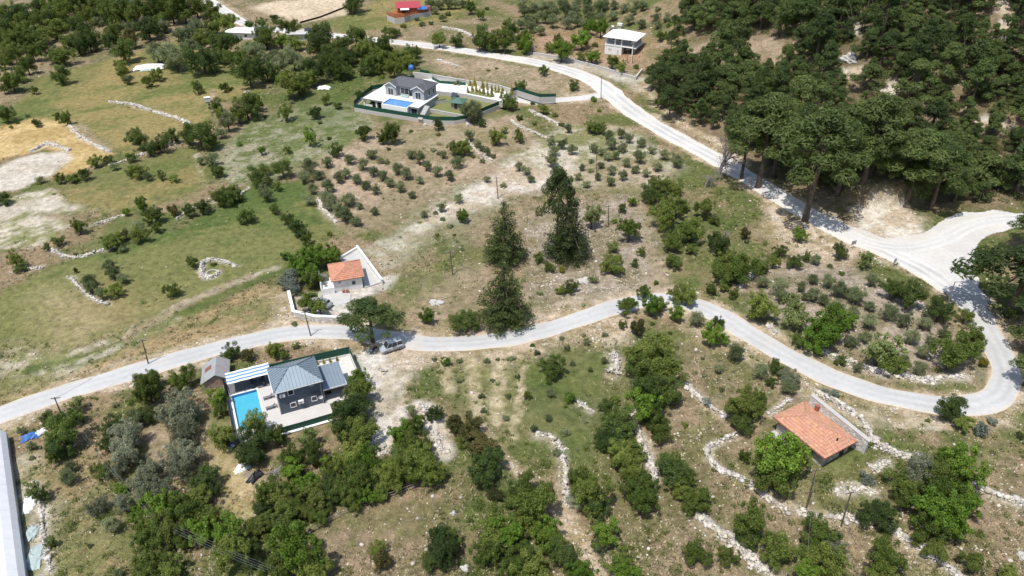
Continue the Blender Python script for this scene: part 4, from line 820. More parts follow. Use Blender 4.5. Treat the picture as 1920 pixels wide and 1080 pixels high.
def plant(kind_letter, px, py, wpx, hscale=1.0, label=None, group=None, wide=1.0, at_base=False):
    kd, look, nm, cat = KIND[kind_letter]
    small = kind_letter in 'goblds' and wpx < 13.5 or kind_letter == 's'
    key = 'greyolive' if kind_letter == 'o' and wpx > 34 and py > 700 else kd
    if small: key = 'bush_' + {'dark': 'oak'}.get(kd, kd)
    crown, trunk, hc = RNG.choice(PROTO[key])
    p = at(px, py); R = 0; wpx = wpx * ((1.22 if kind_letter == 'o' else 1.12) if not at_base else 1.12 if kind_letter == 'c' else 1.3 if kind_letter == 'p' else 1.0)
    for _ in range(4):
        R = .5 * wpx / ppm(p[0], p[1], p[2] + hc * R) / (1.02 if kind_letter != 'x' else 1.0)
        p = at(px, py, 0 if at_base else hc * hscale * R)
    z = hz1(p[0], p[1])
    if small:
        o = link('olive_bush' if kind_letter == 'o' else ('silver_shrub' if kind_letter == 's' else 'shrub'), crown); cat = 'bush'
    else:
        o = empty(nm, (0, 0, 0)); link('crown' if kind_letter != 'x' else 'branches', crown, o)
        if trunk: link('trunk', trunk, o)
    o.location = (p[0], p[1], z - .03); o.rotation_euler = (0, 0, RNG.uniform(0, 6.283))
    s = R * RNG.uniform(.97, 1.05); o.scale = (s * wide * RNG.uniform(.93, 1.07), s * RNG.uniform(.93, 1.07), s * hscale * (RNG.uniform(.85, 1.3) if not at_base else 1.0))
    tag(o, label, cat, group)
    if not label: PLANTS.append((o, kind_letter, px, py, wpx, small))
    return o
for (zx, zy), txt in ZONES.items():
    for w in txt.replace('\n', '').split(','):
        a = w.strip().split()
        plant(a[2][-1], zx * 640 + float(a[0]) / 3, zy * 360 + float(a[1]) / 3, float(a[2][:-1]) / 3)
# the named trees of the photograph
plant('c', 945, 606, 90, .92, 'widest dark conifer, its skirt reaching the road edge left of centre', wide=1.0, at_base=True)
plant('c', 946, 490, 78, 1.0, 'slim pointed conifer standing just beyond the widest roadside conifer', at_base=True)
plant('c', 1062, 484, 80, .95, 'dense dark conifer at the foot of the tallest central pine', at_base=True)
def tallpine(px, py, w, h, label, wide=1.0):
    return plant('p', px, py, w, h, label, wide=wide, at_base=True)
tallpine(1044, 470, 68, 1.62, 'tallest pine near the centre with bare trunk above a dense conifer')
tallpine(699, 642, 100, .68, 'round topped pine shading the parked van beside the lower road')
tallpine(1509, 414, 150, .92, 'big pine with long bare trunk at the gravel road bend')
tallpine(1420, 352, 120, .95, 'pine with dark straight trunk left of the big roadside pine')
tallpine(1390, 335, 80, 1.1, 'pine behind the dead trees on the gravel road')
tallpine(1620, 340, 125, .95, 'pine with twisted trunk at the forest front edge')
tallpine(1450, 330, 100, .95, 'pine between the two long trunked roadside pines')
tallpine(1570, 365, 110, .85, 'spreading pine overhanging the road just right of the big roadside pine')
tallpine(1745, 392, 95, .9, 'pine leaning over the white cut bank by the apron')
tallpine(1700, 378, 100, .9, 'pine on top of the white cut bank')
tallpine(1890, 590, 175, .55, 'broad pine at the right edge shading the white apron')
tallpine(1930, 470, 80, .6, 'pine cut by the right edge above the apron')
tallpine(1918, 722, 60, .7, 'pine on the right edge beside the hairpin')
tallpine(1930, 668, 70, .7, 'pine half outside the right edge above the hairpin')
plant('x', 1349, 330, 120, 1.0, 'tall dead grey tree leaning over the gravel road', at_base=True)
plant('x', 1404, 260, 45, 1.2, 'small dead grey tree poking out above the roadside pines', at_base=True)
plant('x', 1322, 352, 55, .6, 'low dead reddish grey bush under the tall dead tree', at_base=True)
plant('x', 1358, 445, 30, .8, 'bare grey sapling on the slope below the roadside pines', at_base=True)

# pine forest on the hillside: single trees, spaced over the slope
FOREST = W2([(1268, -25), (1296, 60), (1330, 70), (1350, 90), (1240, 130), (1232, 180), (1290, 225), (1350, 250), (1420, 290), (1480, 330), (1560, 360), (1640, 370), (1740, 382), (1830, 385), (1960, 372), (2010, 200), (2010, -30)])
CLEAR = [(1592, 115, 30), (1671, 172, 24), (1884, 45, 26), (1430, 95, 40), (1370, 105, 26), (1600, 50, 16), (1845, 222, 18), (1870, 288, 20)]
fp = []; fx = [p[0] for p in FOREST]; fy = [p[1] for p in FOREST]; gF = random.Random(21); tries = 0
while tries < 20000 and len(fp) < 290:
    tries += 1; x, y = gF.uniform(min(fx), max(fx)), gF.uniform(min(fy), max(fy))
    if not inside(FOREST, np.array([x]), np.array([y]))[0]: continue
    z = hz1(x, y); R = gF.choice([2.4, 3.2, 3.8, 4.6, 5.4, 6.4]) * gF.uniform(.85, 1.15); qx, qy = proj(x, y, z + 1.0 * R)
    gx_, gy_ = proj(x, y, z)
    if any(math.hypot(gx_ - c, (gy_ - d) * 1.2) < r for c, d, r in CLEAR) or any(math.hypot(qx - c, (qy - d)) < r * .9 for c, d, r in CLEAR): continue
    if any((x - a) ** 2 + (y - b) ** 2 < (.51 * (R + r)) ** 2 for a, b, r in fp): continue
    if qx > 1955 or qy < -30: continue
    fp.append((x, y, R))
for x, y, R in fp:
    crown, trunk, hc = gF.choice(PROTO['fpine']); o = empty('pine_tree', (x, y, hz1(x, y) - .1)); link('crown', crown, o); link('trunk', trunk, o)
    o.rotation_euler = (gF.uniform(-.05, .05), gF.uniform(-.05, .05), gF.uniform(0, 6.28)); k = gF.uniform(.7, 1.45); o.scale = (R, R * gF.uniform(.9, 1.1), R * k)
    qx, qy = proj(x, y, hz1(x, y) + hc * R * k); tag(o, None, 'pine tree'); PLANTS.append((o, 'f', qx, qy, 2 * R * ppm(x, y, 10), False))
# ------------------------------------------------------------ building helpers
def hip_faces(x0, x1, y0, y1, z, rise, axis='x', inset=None):
    xm, ym = (x0 + x1) / 2, (y0 + y1) / 2
    if axis == 'x':
        i = (y1 - y0) / 2 if inset is None else inset; r1, r2 = Vector((x0 + i, ym, z + rise)), Vector((x1 - i, ym, z + rise))
        tops = [(r1, r2), (r2, r2), (r2, r1), (r1, r1)]
    else:
        i = (x1 - x0) / 2 if inset is None else inset; r1, r2 = Vector((xm, y0 + i, z + rise)), Vector((xm, y1 - i, z + rise))
        tops = [(r1, r1), (r1, r2), (r2, r2), (r2, r1)]
    c = [Vector((x0, y0, z)), Vector((x1, y0, z)), Vector((x1, y1, z)), Vector((x0, y1, z))]
    return [(c[k], c[(k + 1) % 4], tops[k][1], tops[k][0]) for k in range(4)]
def fcoord(f):
    A, B, C, D = f; e = (B - A); L = e.length; e.normalize(); d = D - A; s = (d - e * d.dot(e)); hh = s.length; s.normalize()
    n = e.cross(s); return A, e, s, n, L, hh, d.dot(e), (C - A).dot(e)
def roof_skin(faces, name, m, parent, th=.12, fascia=None):
    mb = MB()
    for A, B, C, D in faces:
        pts = [A, B, C] + ([D] if (C - D).length > 1e-3 else [])
        mb.poly(pts); dz = Vector((0, 0, -th)); mb.poly([p + dz for p in reversed(pts)]); mb.poly([A + dz, B + dz, B, A])
    return mb.build(name, m, parent)
def ribs(faces, step, w, h, name, m, parent):
    mb = MB()
    for f in faces:
        A, e, s, n, L, hh, d0, c0 = fcoord(f); a = step / 2
        while a < L:
            b = hh if d0 <= a <= c0 else (hh * a / d0 if a < d0 else hh * (L - a) / max(L - c0, 1e-6))
            if b > .15: mb.obox(A + e * (a - w / 2) + s * .02, e * w, s * (b - .04), n * h)
            a += step
    return mb.build(name, m, parent)
def hip_caps(faces, r, name, m, parent):
    mb = MB(); done = set()
    for A, B, C, D in faces:
        for p, q in ((A, D), (C, D)):
            if (p - q).length < .05: continue
            k = tuple(sorted([tuple(round(v, 2) for v in p), tuple(round(v, 2) for v in q)]))
            if k in done: continue
            done.add(k); mb.tube(p + Vector((0, 0, .03)), q + Vector((0, 0, .03)), r, r, 6)
    return mb.build(name, m, parent)
def tiles(faces, tw, tl, name, parent, seed=1, tone=(1, 1, 1)):
    g = random.Random(seed); mb = MB()
    for f in faces:
        A, e, s, n, L, hh, d0, c0 = fcoord(f); row = 0; b = 0.0
        while b < hh - .05:
            a = 0.0; lo = d0 * (b / hh); hi = L - (L - c0) * (b / hh)
            while a < L:
                if a + tw * .6 > lo and a + tw * .4 < hi:
                    a0, a1 = max(a, lo - .04), min(a + tw, hi + .04); am = (a0 + a1) / 2; l = min(tl * 1.12, hh - b); li = .115 + g.uniform(-.012, .016)
                    k = g.choice([.9, .96, 1, 1, 1.03, 1.08, 1.14]); t_ = (k * tone[0], k * tone[1] * g.uniform(.96, 1.07), k * tone[2] * g.uniform(.94, 1.1))
                    P = lambda u, v, w: A + e * u + s * v + n * w
                    lo_, md, up_ = .015, li + .045, .012
                    mb.poly([P(a0, b, li), P(am, b, md), P(am, b + l, .06), P(a0, b + l, up_)], t_); mb.poly([P(am, b, md), P(a1, b, li), P(a1, b + l, up_), P(am, b + l, .06)], t_)
                    mb.poly([P(a0, b, 0), P(a1, b, 0), P(a1, b, li), P(am, b, md), P(a0, b, li)], t_)
                a += tw
            b += tl; row += 1
    return tag(mb.build(name, M['tile'], parent), kind='stuff')
def masonry(parent, o, a, n, L, H, bw=.45, bh=.25, seed=1, name='masonry', m='stonewall', hfun=None):
    """coursed rough stones, each with its own depth, on a wall face"""
    g = random.Random(seed); mb = MB(); o, a, n = Vector(o), Vector(a).normalized(), Vector(n).normalized(); z = 0
    while z < H - .02:
        h = min(bh * g.uniform(.75, 1.25), H - z); x = -g.uniform(0, .3)
        while x < L - .02:
            w = bw * g.uniform(.6, 1.5); x0, x1 = max(x, 0), min(x + w, L)
            if x1 - x0 > .06 and (hfun is None or z + h * .6 < hfun((x0 + x1) / 2)):
                k = g.uniform(.62, 1.2); dpt = g.uniform(.03, .09)
                mb.obox(o + a * (x0 + .012) + Vector((0, 0, z + .012)), a * (x1 - x0 - .024), n * dpt, Vector((0, 0, h - .024)), (k, k * g.uniform(.94, 1), k * g.uniform(.86, 1)))
            x += w
        z += h
    return tag(mb.build(name, M[m], parent), kind='stuff')
def window(parent, o, a, n, w, h, frame='white', t=.09, name='window', bars=0, pane='glass'):
    """frame ring standing proud of the wall, pane as its sub-part; o is the middle of the window"""
    o, a, n = Vector(o), Vector(a).normalized(), Vector(n).normalized(); z = Vector((0, 0, 1)); d = n * .07
    mb = MB(); b = o - a * w / 2 - z * h / 2
    mb.obox(b, a * w, d, z * t); mb.obox(b + z * (h - t), a * w, d, z * t); mb.obox(b + z * t, a * t, d, z * (h - 2 * t)); mb.obox(b + a * (w - t) + z * t, a * t, d, z * (h - 2 * t))
    for k in range(bars): mb.obox(b + a * (w * (k + 1) / (bars + 1) - .03) + z * t, a * .06, d * .8, z * (h - 2 * t))
    f = mb.build(name, M[frame], parent)
    MB().obox(b + a * t + z * t, a * (w - 2 * t), n * .025, z * (h - 2 * t)).build('pane', M[pane], f)
    return f
def fence(name, pts, label, wall_h=.35, h=1.5, step=2.4, wall='whitewall', z_off=0.0, panel='green', thick=.25, follow=True):
    """low wall with posts and panels between them, following world points (x, y[, z])"""
    P = [Vector((p[0], p[1], p[2] if len(p) > 2 else hz1(p[0], p[1]))) for p in pts]; o = P[0].copy(); e = empty(name, o, 0, label, 'fence')
    wb = MB(); R = []
    for p, q in zip(P[:-1], P[1:]):
        k = max(1, round((q - p).length / step)); R += [p.lerp(q, i / k) for i in range(k)]
    R.append(P[-1]); R = [p - o + Vector((0, 0, z_off)) for p in R]; pmesh = MB().tube((0, 0, 0), (0, 0, h + .08), .035, k=5).mesh('post', M['black'])
    for p, q in zip(R[:-1], R[1:]):
        d = (q - p); dn = Vector((d.x, d.y, 0)).normalized(); nn = Vector((-dn.y, dn.x, 0)); u = Vector((0, 0, 1))
        if wall_h: wb.obox(p - nn * thick / 2 - u * .6, d, nn * thick, u * (.6 + wall_h))
        if panel: MB().obox(p - nn * .02 + u * (wall_h + .02), d, nn * .04, u * (h - .05)).build('panel', M[panel], e)
    if wall_h: wb.build('wall_base', M[wall], e)
    if panel:
        for p in R: link('post', pmesh, e).location = p + Vector((0, 0, wall_h))
    return e
def wall_line(name, pts, h, th, m, label, cap=None, sink=.6):
    P = [Vector((p[0], p[1], p[2] if len(p) > 2 else hz1(p[0], p[1]))) for p in pts]; o = P[0].copy(); e = empty(name, o, 0, label, 'wall'); mb, cb = MB(), MB()
    for p, q in zip(P[:-1], P[1:]):
        d = q - p; dn = Vector((d.x, d.y, 0)).normalized(); nn = Vector((-dn.y, dn.x, 0)); u = Vector((0, 0, 1)); d2 = d + dn * th * .45
        mb.obox(p - o - nn * th / 2 - u * sink, d2, nn * th, u * (h + sink)); cb.obox(p - o - nn * (th / 2 + .05) + u * (h + .003), d2 + dn * .04, nn * (th + .1), u * .1)
    mb.build('wall_body', M[m], e)
    if cap: cb.build('coping', M[cap], e)
    return e
X_, Y_, Z_ = Vector((1, 0, 0)), Vector((0, 1, 0)), Vector((0, 0, 1))

# ------------------------------------------------------------ dark house with pool (lower left)
HZ = hz1(-36, 92) + .2
hp = lambda x, y: L2W(HO, HA, x, y)
pad = empty('pool_terrace', (*HO, HZ), HA, 'pale paved terrace round the dark blue-grey house and its pool', 'terrace')
mb = MB()
def slab(mb, x0, x1, y0, y1, z0=-1.4, z1=0): mb.box(x0, x1, y0, y1, z0, z1)
slab(mb, -2.6, 7.6, -4.0, 11.0); slab(mb, -7.3, -6.75, -3.2, 7.9); slab(mb, -6.75, -2.6, -4.0, -1.3); slab(mb, -7.1, -2.6, 7.9, 11.6)
mb.build('paving', M['deck'], pad)
mb = MB(); slab(mb, 7.6, 13.6, -.5, 10.4, -1.4, -.03); mb.build('gravel_yard', M['rubble'], pad)
mb = MB(); mb.box(-6.9, -.2, 7.9, 10.9, .003, .03); mb.build('dining_floor', M['darkpave'], pad)
pool = empty('swimming_pool', (*HO, HZ), HA, 'turquoise swimming pool with white rim beside the dark house', 'swimming pool')
mb = MB(); x0, x1, y0, y1 = -6.75, -2.6, -1.3, 7.9
mb.box(x0, x1, y0, y1, -1.6, -1.5); mb.box(x0, x0 + .12, y0, y1, -1.5, -.02); mb.box(x1 - .12, x1, y0, y1, -1.5, -.02); mb.box(x0 + .12, x1 - .12, y0, y0 + .12, -1.5, -.02); mb.box(x0 + .12, x1 - .12, y1 - .12, y1, -1.5, -.02)
mb.build('basin', M['pooltile'], pool)
MB().box(x0 + .125, x1 - .125, y0 + .125, y1 - .125, -.8, -.45).build('water', M['pool'], pool)
mb = MB(); mb.box(x0 - .2, x0 + .1, y0 - .2, y1 + .2, .004, .07); mb.box(x1 - .1, x1 + .2, y0 - .2, y1 + .2, .004, .07); mb.box(x0 + .1, x1 - .1, y0 - .2, y0 + .1, .004, .07); mb.box(x0 + .1, x1 - .1, y1 - .1, y1 + .2, .004, .07); mb.build('rim', M['white'], pool)
hs = empty('dark_house', (*HO, HZ), HA, 'two storey dark blue-grey house with blue-grey metal hip roof beside the pool', 'house')
MB().box(0, 6.8, 0, 5.7, 0, 5.05).build('wall', M['navy'], hs)
mb = MB(); mb.box(-.04, .10, -.04, .10, 0, 5.0); mb.box(6.7, 6.84, -.04, .10, 0, 5.0); mb.build('corner_trim', M['steel'], hs)
hf = hip_faces(-.45, 7.25, -.5, 6.2, 5.05, 1.75, 'x', 3.2)
rf = roof_skin(hf, 'roof', M['blueroof'], hs, .16); ribs(hf, .55, .09, .10, 'standing_seam', M['blueroof'], rf); hip_caps(hf, .09, 'ridge_cap', M['blueroof_d'], rf)
mb = MB(); mb.box(-.5, 7.3, -.56, -.48, 4.85, 5.0); mb.box(-.52, -.45, -.48, 6.2, 4.85, 5.0); mb.build('gutter', M['white'], rf)
for x, z, w, h in ((2.1, 4.0, .95, 1.1), (2.1, 1.35, .95, 1.0), (5.45, 1.45, .95, 1.0), (5.4, 4.45, .65, .5)): window(hs, (x, 0, z), X_, -Y_, w, h)
window(hs, (0, 2.8, 1.3), Y_, -X_, 1.9, 2.2, bars=1, name='patio_door')
for x, z in ((.75, 4.0), (3.35, 1.75)):
    ac = MB().box(x - .42, x + .42, -.42, -.08, z - .3, z + .3).build('air_conditioner', M['white'], hs)
    mb = MB(); mb.tube((x - .1, -.425, z), (x - .1, -.44, z), .22, k=12); mb.build('fan_grille', M['steel'], ac)
mb = MB(); cx, cz = 6.45, 1.7
for k in range(12):
    a0, a1 = 6.283 * k / 12, 6.283 * (k + 1) / 12
    mb.poly([(cx, -.30, cz), (cx + .4 * math.cos(a0), -.42, cz + .4 * math.sin(a0)), (cx + .4 * math.cos(a1), -.42, cz + .4 * math.sin(a1))])
mb.tube((cx, -.0, cz), (cx, -.3, cz), .03); mb.build('satellite_dish', M['white'], hs)
mb = MB(); mb.tube((4.7, -.12, 2.75), (6.5, -.12, 2.55), .05); mb.tube((5.1, -.1, 2.9), (5.6, -.15, 2.5), .05); mb.box(5.5, 6.4, -.35, -.02, 2.5, 2.56); mb.build('wall_bracket', M['black'], hs)
an = empty('lean_to', (*hp(6.85, .3), HZ), HA, 'low carport wing with blue-grey metal roof on the right of the dark house', 'outbuilding')
af = [(Vector((.15, -.3, 2.7)), Vector((4.0, -.3, 2.7)), Vector((4.0, 4.9, 3.5)), Vector((.15, 4.9, 3.5)))]
rf = roof_skin(af, 'roof', M['blueroof'], an, .14); ribs(af, .55, .09, .09, 'standing_seam', M['blueroof'], rf)
mb = MB(); mb.box(.2, 4.05, -.38, -.31, 2.5, 2.72); mb.box(4.0, 4.06, -.3, 4.9, 2.6, 2.8); mb.build('fascia', M['white'], rf)
MB().box(.15, 3.8, 3.2, 3.35, 0, 3.2).build('back_wall', M['greywall'], an); MB().box(3.65, 3.8, .2, 3.2, 0, 2.6).build('side_wall', M['greywall'], an)
for x in (.25, 3.75): MB().tube((x, .0, 0), (x, .0, 2.6), .07).build('post', M['steel'], an)
MB().box(.6, 1.6, 1.5, 2.3, 0, .9).build('cabinet', M['black'], an)
aw = empty('striped_awning', (*hp(-6.9, 7.9), HZ), HA, 'blue and white striped awning between shed and dark house', 'awning')
for k in range(7):
    y0_, y1_ = k * .37, (k + 1) * .37
    mb = MB(); seg = 10
    for j in range(seg):
        u0, u1 = j / seg, (j + 1) / seg; q = lambda u: 2.5 - .06 * math.sin(u * math.pi * 3) ** 2
        mb.poly([(7 * u0, y0_, q(u0) + .05 * k), (7 * u1, y0_, q(u1) + .05 * k), (7 * u1, y1_, q(u1) + .05 * k + .05), (7 * u0, y1_, q(u0) + .05 * k + .05)])
    mb.build('stripe', M['cloth'] if k % 2 == 0 else M['blue'], aw)
for x in (.05, 2.4, 4.7, 6.95):
    MB().tube((x, .05, 0), (x, .05, 2.46), .05).build('post', M['black'], aw); MB().tube((x, 0, 2.42), (x, 2.6, 2.8), .035).build('rafter', M['black'], aw)
for k in range(2):
    lg = empty('sun_lounger', (*hp(-2.05, 4.75 - 2.6 * k), HZ), HA + 2, ('dark slatted sun lounger by the pool, the one nearer the dining area', 'dark slatted sun lounger by the pool, the one nearer the camera')[k], 'sun lounger', 'sun loungers by the pool')
    mb = MB(); mb.box(0, 1.9, -.32, -.26, .25, .31); mb.box(0, 1.9, .26, .32, .25, .31)
    mb.build('frame', M['black'], lg)
    sm = MB().box(0, .16, -.25, .25, .315, .35).mesh('slat', M['darkpave'])
    for j in range(6): link('slat', sm, lg).location = (.03 + .2 * j, 0, 0)
    for j in range(4):
        s_ = link('slat', sm, lg); s_.location = (1.25 + .14 * j, 0, .02 + .13 * j); s_.rotation_euler = (0, -.75, 0)
    for x in (.1, 1.75):
        for y in (-.29, .29): MB().box(x - .03, x + .03, y - .03, y + .03, 0, .25).build('leg', M['black'], lg)
tb = empty('garden_table', (*hp(-2.2, 9.0), HZ + .03), HA, 'dark dining table under the striped awning', 'table')
MB().box(-1.1, 1.1, -.45, .45, .70, .76).build('table_top', M['black'], tb)
for x in (-1, 1):
    for y in (-.38, .38): MB().box(x - .04, x + .04, y - .04, y + .04, 0, .7).build('leg', M['black'], tb)
for k, (x, y) in enumerate(((-3.2, 8.25), (-1.4, 8.2), (-3.1, 9.85), (-1.3, 9.85))):
    ch = empty('garden_chair', (*hp(x, y), HZ + .03), HA + (180 if y < 9 else 0), 'black garden chair at the dining table, ' + ('nearer side left', 'nearer side right', 'far side left', 'far side right')[k], 'chair', 'garden chairs')
    MB().box(-.25, .25, -.25, .25, .42, .47).build('seat', M['black'], ch); MB().box(-.25, .25, .22, .27, .47, .92).build('backrest', M['black'], ch)
    for a in (-.22, .22):
        for c in (-.22, .22): MB().box(a - .02, a + .02, c - .02, c + .02, 0, .42).build('leg', M['black'], ch)
fz = HZ - .05
fence('garden_fence', [(*hp(-7.35, 11.5), fz), (*hp(.5, 11.2), fz), (*hp(7.5, 10.9), fz), (*hp(13.7, 10.5), fz)], 'long green screen fence behind the dark house along the road', .3, 1.55)
fence('garden_fence', [(*hp(-7.5, 11.4), fz), (*hp(-7.5, 4), fz), (*hp(-7.5, -3.3), fz)], 'dark screen fence on the left side of the pool', .2, 1.3, wall='concrete', panel='black')
fence('garden_fence', [(*hp(-2.4, -4.2), fz), (*hp(3, -4.25), fz), (*hp(7.7, -4.2), fz)], 'green screen fence on the stone wall in front of the dark house', .1, 1.15)
fence('garden_fence', [(*hp(13.8, 10.4), fz), (*hp(13.8, 6.5), fz), (*hp(13.8, 3.4), fz)], 'short green screen fence beside the yard of the dark house', .3, 1.5)
rw = empty('garden_wall', (*hp(-2.6, -4.1), HZ), HA, 'rough stone retaining wall in front of the dark house', 'wall')
MB().box(0, 10.4, -.5, -.25, -1.8, -.03).build('wall_core', M['retain'], rw); masonry(rw, (0, -.5, -1.7), X_, -Y_, 10.3, 1.6, .5, .3, 4); MB().box(-.05, 10.4, -.62, -.2, -.028, .08).build('coping', M['white'], rw)
# metal shed
SO = at(412, 728)[:2]; sh = empty('metal_shed', (*SO, hz1(*SO)), 15, 'old gabled sheet metal shed with rust stained roof behind the pool', 'shed')
mb = MB(); mb.box(-2.3, 1.5, .3, 4.9, -.3, 1.7); mb.build('wall', M['zincrust'], sh)
sf = [(Vector((-2.8, 5.2, 1.35)), Vector((-2.8, 0, 1.35)), Vector((-.2, 0, 2.9)), Vector((-.2, 5.2, 2.9))), (Vector((1.8, 0, 1.65)), Vector((1.8, 5.2, 1.65)), Vector((-.2, 5.2, 2.9)), Vector((-.2, 0, 2.9)))]
r1 = roof_skin(sf[:1], 'roof', M['zinc'], sh, .05); ribs(sf[:1], .3, .06, .035, 'corrugation', M['zinc'], r1)
r2 = roof_skin([sf[1]], 'roof', M['zinc'], sh, .05); ribs([sf[1]], .3, .06, .035, 'corrugation', M['zincrust'], r2)
A_, e_, s_, n_, *_r = fcoord(sf[0]); MB().obox(A_ + e_ * 1.6 + s_ * .8 + n_ * .04, e_ * 1.1, s_ * 1.3, n_ * .012).build('rust_patch', M['rust'], r1)
MB().poly([(-2.3, .29, 1.6), (1.5, .29, 1.7), (-.2, .29, 2.8)]).build('gable', M['wood'], sh)
# solar panel in the lower garden
p = at(436, 836); sp = empty('solar_panel', p, 62, 'tilted dark solar panel standing behind the tree below the pool', 'solar panel')
MB().obox((-1.1, -.75, .45), X_ * 2.2, Vector((0, 1.3, .75)), Vector((0, -.03, .05))).build('panel', M['solar'], sp)
for k in range(4): MB().obox((-1.1 + k * .72, -.755, .50), X_ * .05, Vector((0, 1.3, .75)), Vector((0, -.02, .03))).build('frame_bar', M['steel'], sp)
for x in (-.9, .9): MB().tube((x, .5, 0), (x, .5, 1.15), .04).build('leg', M['steel'], sp); MB().tube((x, -.7, 0), (x, -.7, .47), .04).build('leg', M['steel'], sp)

# ------------------------------------------------------------ tile roofed white house (centre left)
TZ = hz1(*TO) + .05
tp = lambda x, y: L2W(TO, TA, x, y)
ty = empty('yard_pad', (*TO, TZ), TA, 'pale concrete yard beside the small tile roofed white house', 'yard')
MB().prism([(5.9, -.2), (9.3, .8), (6.4, 15.2), (2.6, 12.2), (3.0, 6.5), (5.9, 6.4)], -.6, .06).build('yard_paving', M['concrete'], ty)
MB().prism([(-3.2, -4.8), (2.4, -4.5), (3.0, -1.3), (-.2, -.1), (-3.4, .2)], -.5, .03).build('car_parking', M['concrete'], ty)
th_ = empty('white_house', (*TO, TZ), TA, 'small white house with terracotta hip roof in the walled yard left of centre', 'house')
MB().box(0, 5.6, 0, 5.8, -.4, 2.75).build('wall', M['whitewall'], th_)
tf = hip_faces(-.45, 6.05, -.45, 6.25, 2.75, 1.5, 'y', 2.6)
rf = roof_skin(tf, 'roof', M['tilecap'], th_, .1); tiles(tf, .38, .40, 'roof_tiles', rf, 5, (1.0, .92, .9)); hip_caps(tf, .10, 'ridge_tiles', M['tilecap'], rf)
window(th_, (3.9, 0, 1.5), X_, -Y_, .8, .9, frame='whitewall', t=.05); window(th_, (1.2, 0, 2.1), X_, -Y_, .5, .35, frame='whitewall', t=.05)
po = MB().box(-2.6, 0, -.6, 4.6, -.4, .7).build('porch', M['white'], th_)
mb = MB(); mb.box(-2.6, -2.45, -.6, 4.6, .7, 1.6); mb.box(-2.45, -.01, -.6, -.45, .7, 1.5); mb.build('parapet', M['white'], po)
for y in (0.2, 2.3, 4.4): MB().box(-2.5, -2.3, y - .1, y + .1, 1.6, 2.7).build('porch_post', M['white'], po)
MB().box(-.03, -.001, 1.6, 2.6, .7, 2.6).build('door', M['black'], th_)
MB().box(-2.2, -1.0, 3.2, 4.4, .7, 1.9).build('porch_cupboard', M['darkpave'], po)
for k, (x, y) in enumerate(((1.7, -.7), (2.3, -.75))):
    c = empty('red_bench', (*tp(x + .1 * k, y), TZ), TA, ('dark red wooden crate against the white house front, the left one', 'dark red wooden crate against the white house front, the right one')[k], 'crate'); MB().box(-.28, .28, -.2, .2, 0, .45).build('box', M['brick'], c); MB().box(-.30, .30, -.22, .22, .45, .5).build('lid', M['rust'], c)
wall_line('yard_wall', [tp(6.4, 15.4), tp(9.5, .6)], 1.15, .35, 'whitewall', 'tall straight white wall on the right of the walled yard', 'white')
wall_line('yard_wall', [tp(2.2, 12.0), tp(6.3, 15.3)], .7, .3, 'whitewall', 'low white wall closing the back of the walled yard', 'white')
lw = [at(543, 556)[:2], at(552, 594)[:2], at(590, 603)[:2], at(646, 606)[:2]]
yw = wall_line('yard_wall', lw, 1.35, .5, 'retain', 'white capped stone wall between the white house and the lower road', 'white')
for i, (p, q) in enumerate(zip(lw[:-1], lw[1:])):
    d = Vector((q[0] - p[0], q[1] - p[1], 0)); nn = Vector((d.y, -d.x, 0)).normalized()
    if nn.y > 0: nn = -nn
    masonry(yw, Vector((p[0] - lw[0][0], p[1] - lw[0][1], hz1(*p) - hz1(*lw[0]) - .1)) + nn * .25, d, nn, d.length, 1.35, .5, .3, 30 + i, m='rubble')

# ------------------------------------------------------------ stone house with tile roof (lower right)
QZ = hz1(*QO) + .1
st = empty('stone_house', (*QO, QZ), QA, 'long low stone house with orange tile hip roof at lower right', 'house')
MB().box(0, 5.5, 0, 8.6, -.8, 2.5).build('wall', M['stonewall'], st)
masonry(st, (0, 0, -.6), X_, -Y_, 5.5, 3.0, .45, .24, 8); masonry(st, (0, 0, -.6), Y_, -X_, 8.6, 3.0, .45, .24, 9); masonry(st, (5.5, 0, -.6), Y_, X_, 8.6, 3.0, .45, .24, 10)
qf = hip_faces(-.8, 6.1, -.75, 9.1, 2.55, 1.55, 'y', 3.3)
rf = roof_skin(qf, 'roof', M['tilecap'], st, .12); tiles(qf, .46, .50, 'roof_tiles', rf, 12); hip_caps(qf, .10, 'ridge_tiles', M['tilecap'], rf)
mb = MB(); mb.box(-.84, 6.14, -.80, -.76, 2.36, 2.5); mb.box(-.85, -.81, -.75, 9.1, 2.36, 2.5); mb.build('fascia_board', M['brick'], rf)
mb = MB(); mb.tube((3.0, .5, 3.0), (3.0, .5, 3.6), .14, k=8); mb.build('flue_pipe', M['black'], rf)
ck = MB().box(5.45, 5.9, 6.3, 6.9, 2.6, 3.85).build('chimney', M['brick'], rf); MB().box(5.4, 5.95, 6.25, 6.95, 3.85, 3.93).build('chimney_cap', M['brick'], ck)
MB().box(3.7, 4.6, -.11, -.095, -.1, 1.9).build('door', M['black'], st)
for y in (2.0, 5.2): window(st, (-.1, y, 1.3), Y_, -X_, .8, .9, frame='wood', t=.06)
pl = MB().box(-1.4, 5.9, -1.0, 0, -.9, -.25).build('stone_plinth', M['retain'], st); masonry(pl, (-1.4, -1.0, -.9), X_, -Y_, 7.3, .65, .5, .3, 14); MB().box(-1.4, -.1, 0.01, 8.8, -.9, -.25).build('stone_plinth', M['retain'], st)
bw_ = empty('back_wall', (*at(1517, 749, 4.2)[:2], QZ), 39, 'thick grey stone wall sloping down behind the stone house', 'wall')
hfun = lambda x: 4.7 - 2.0 * x / 10.0
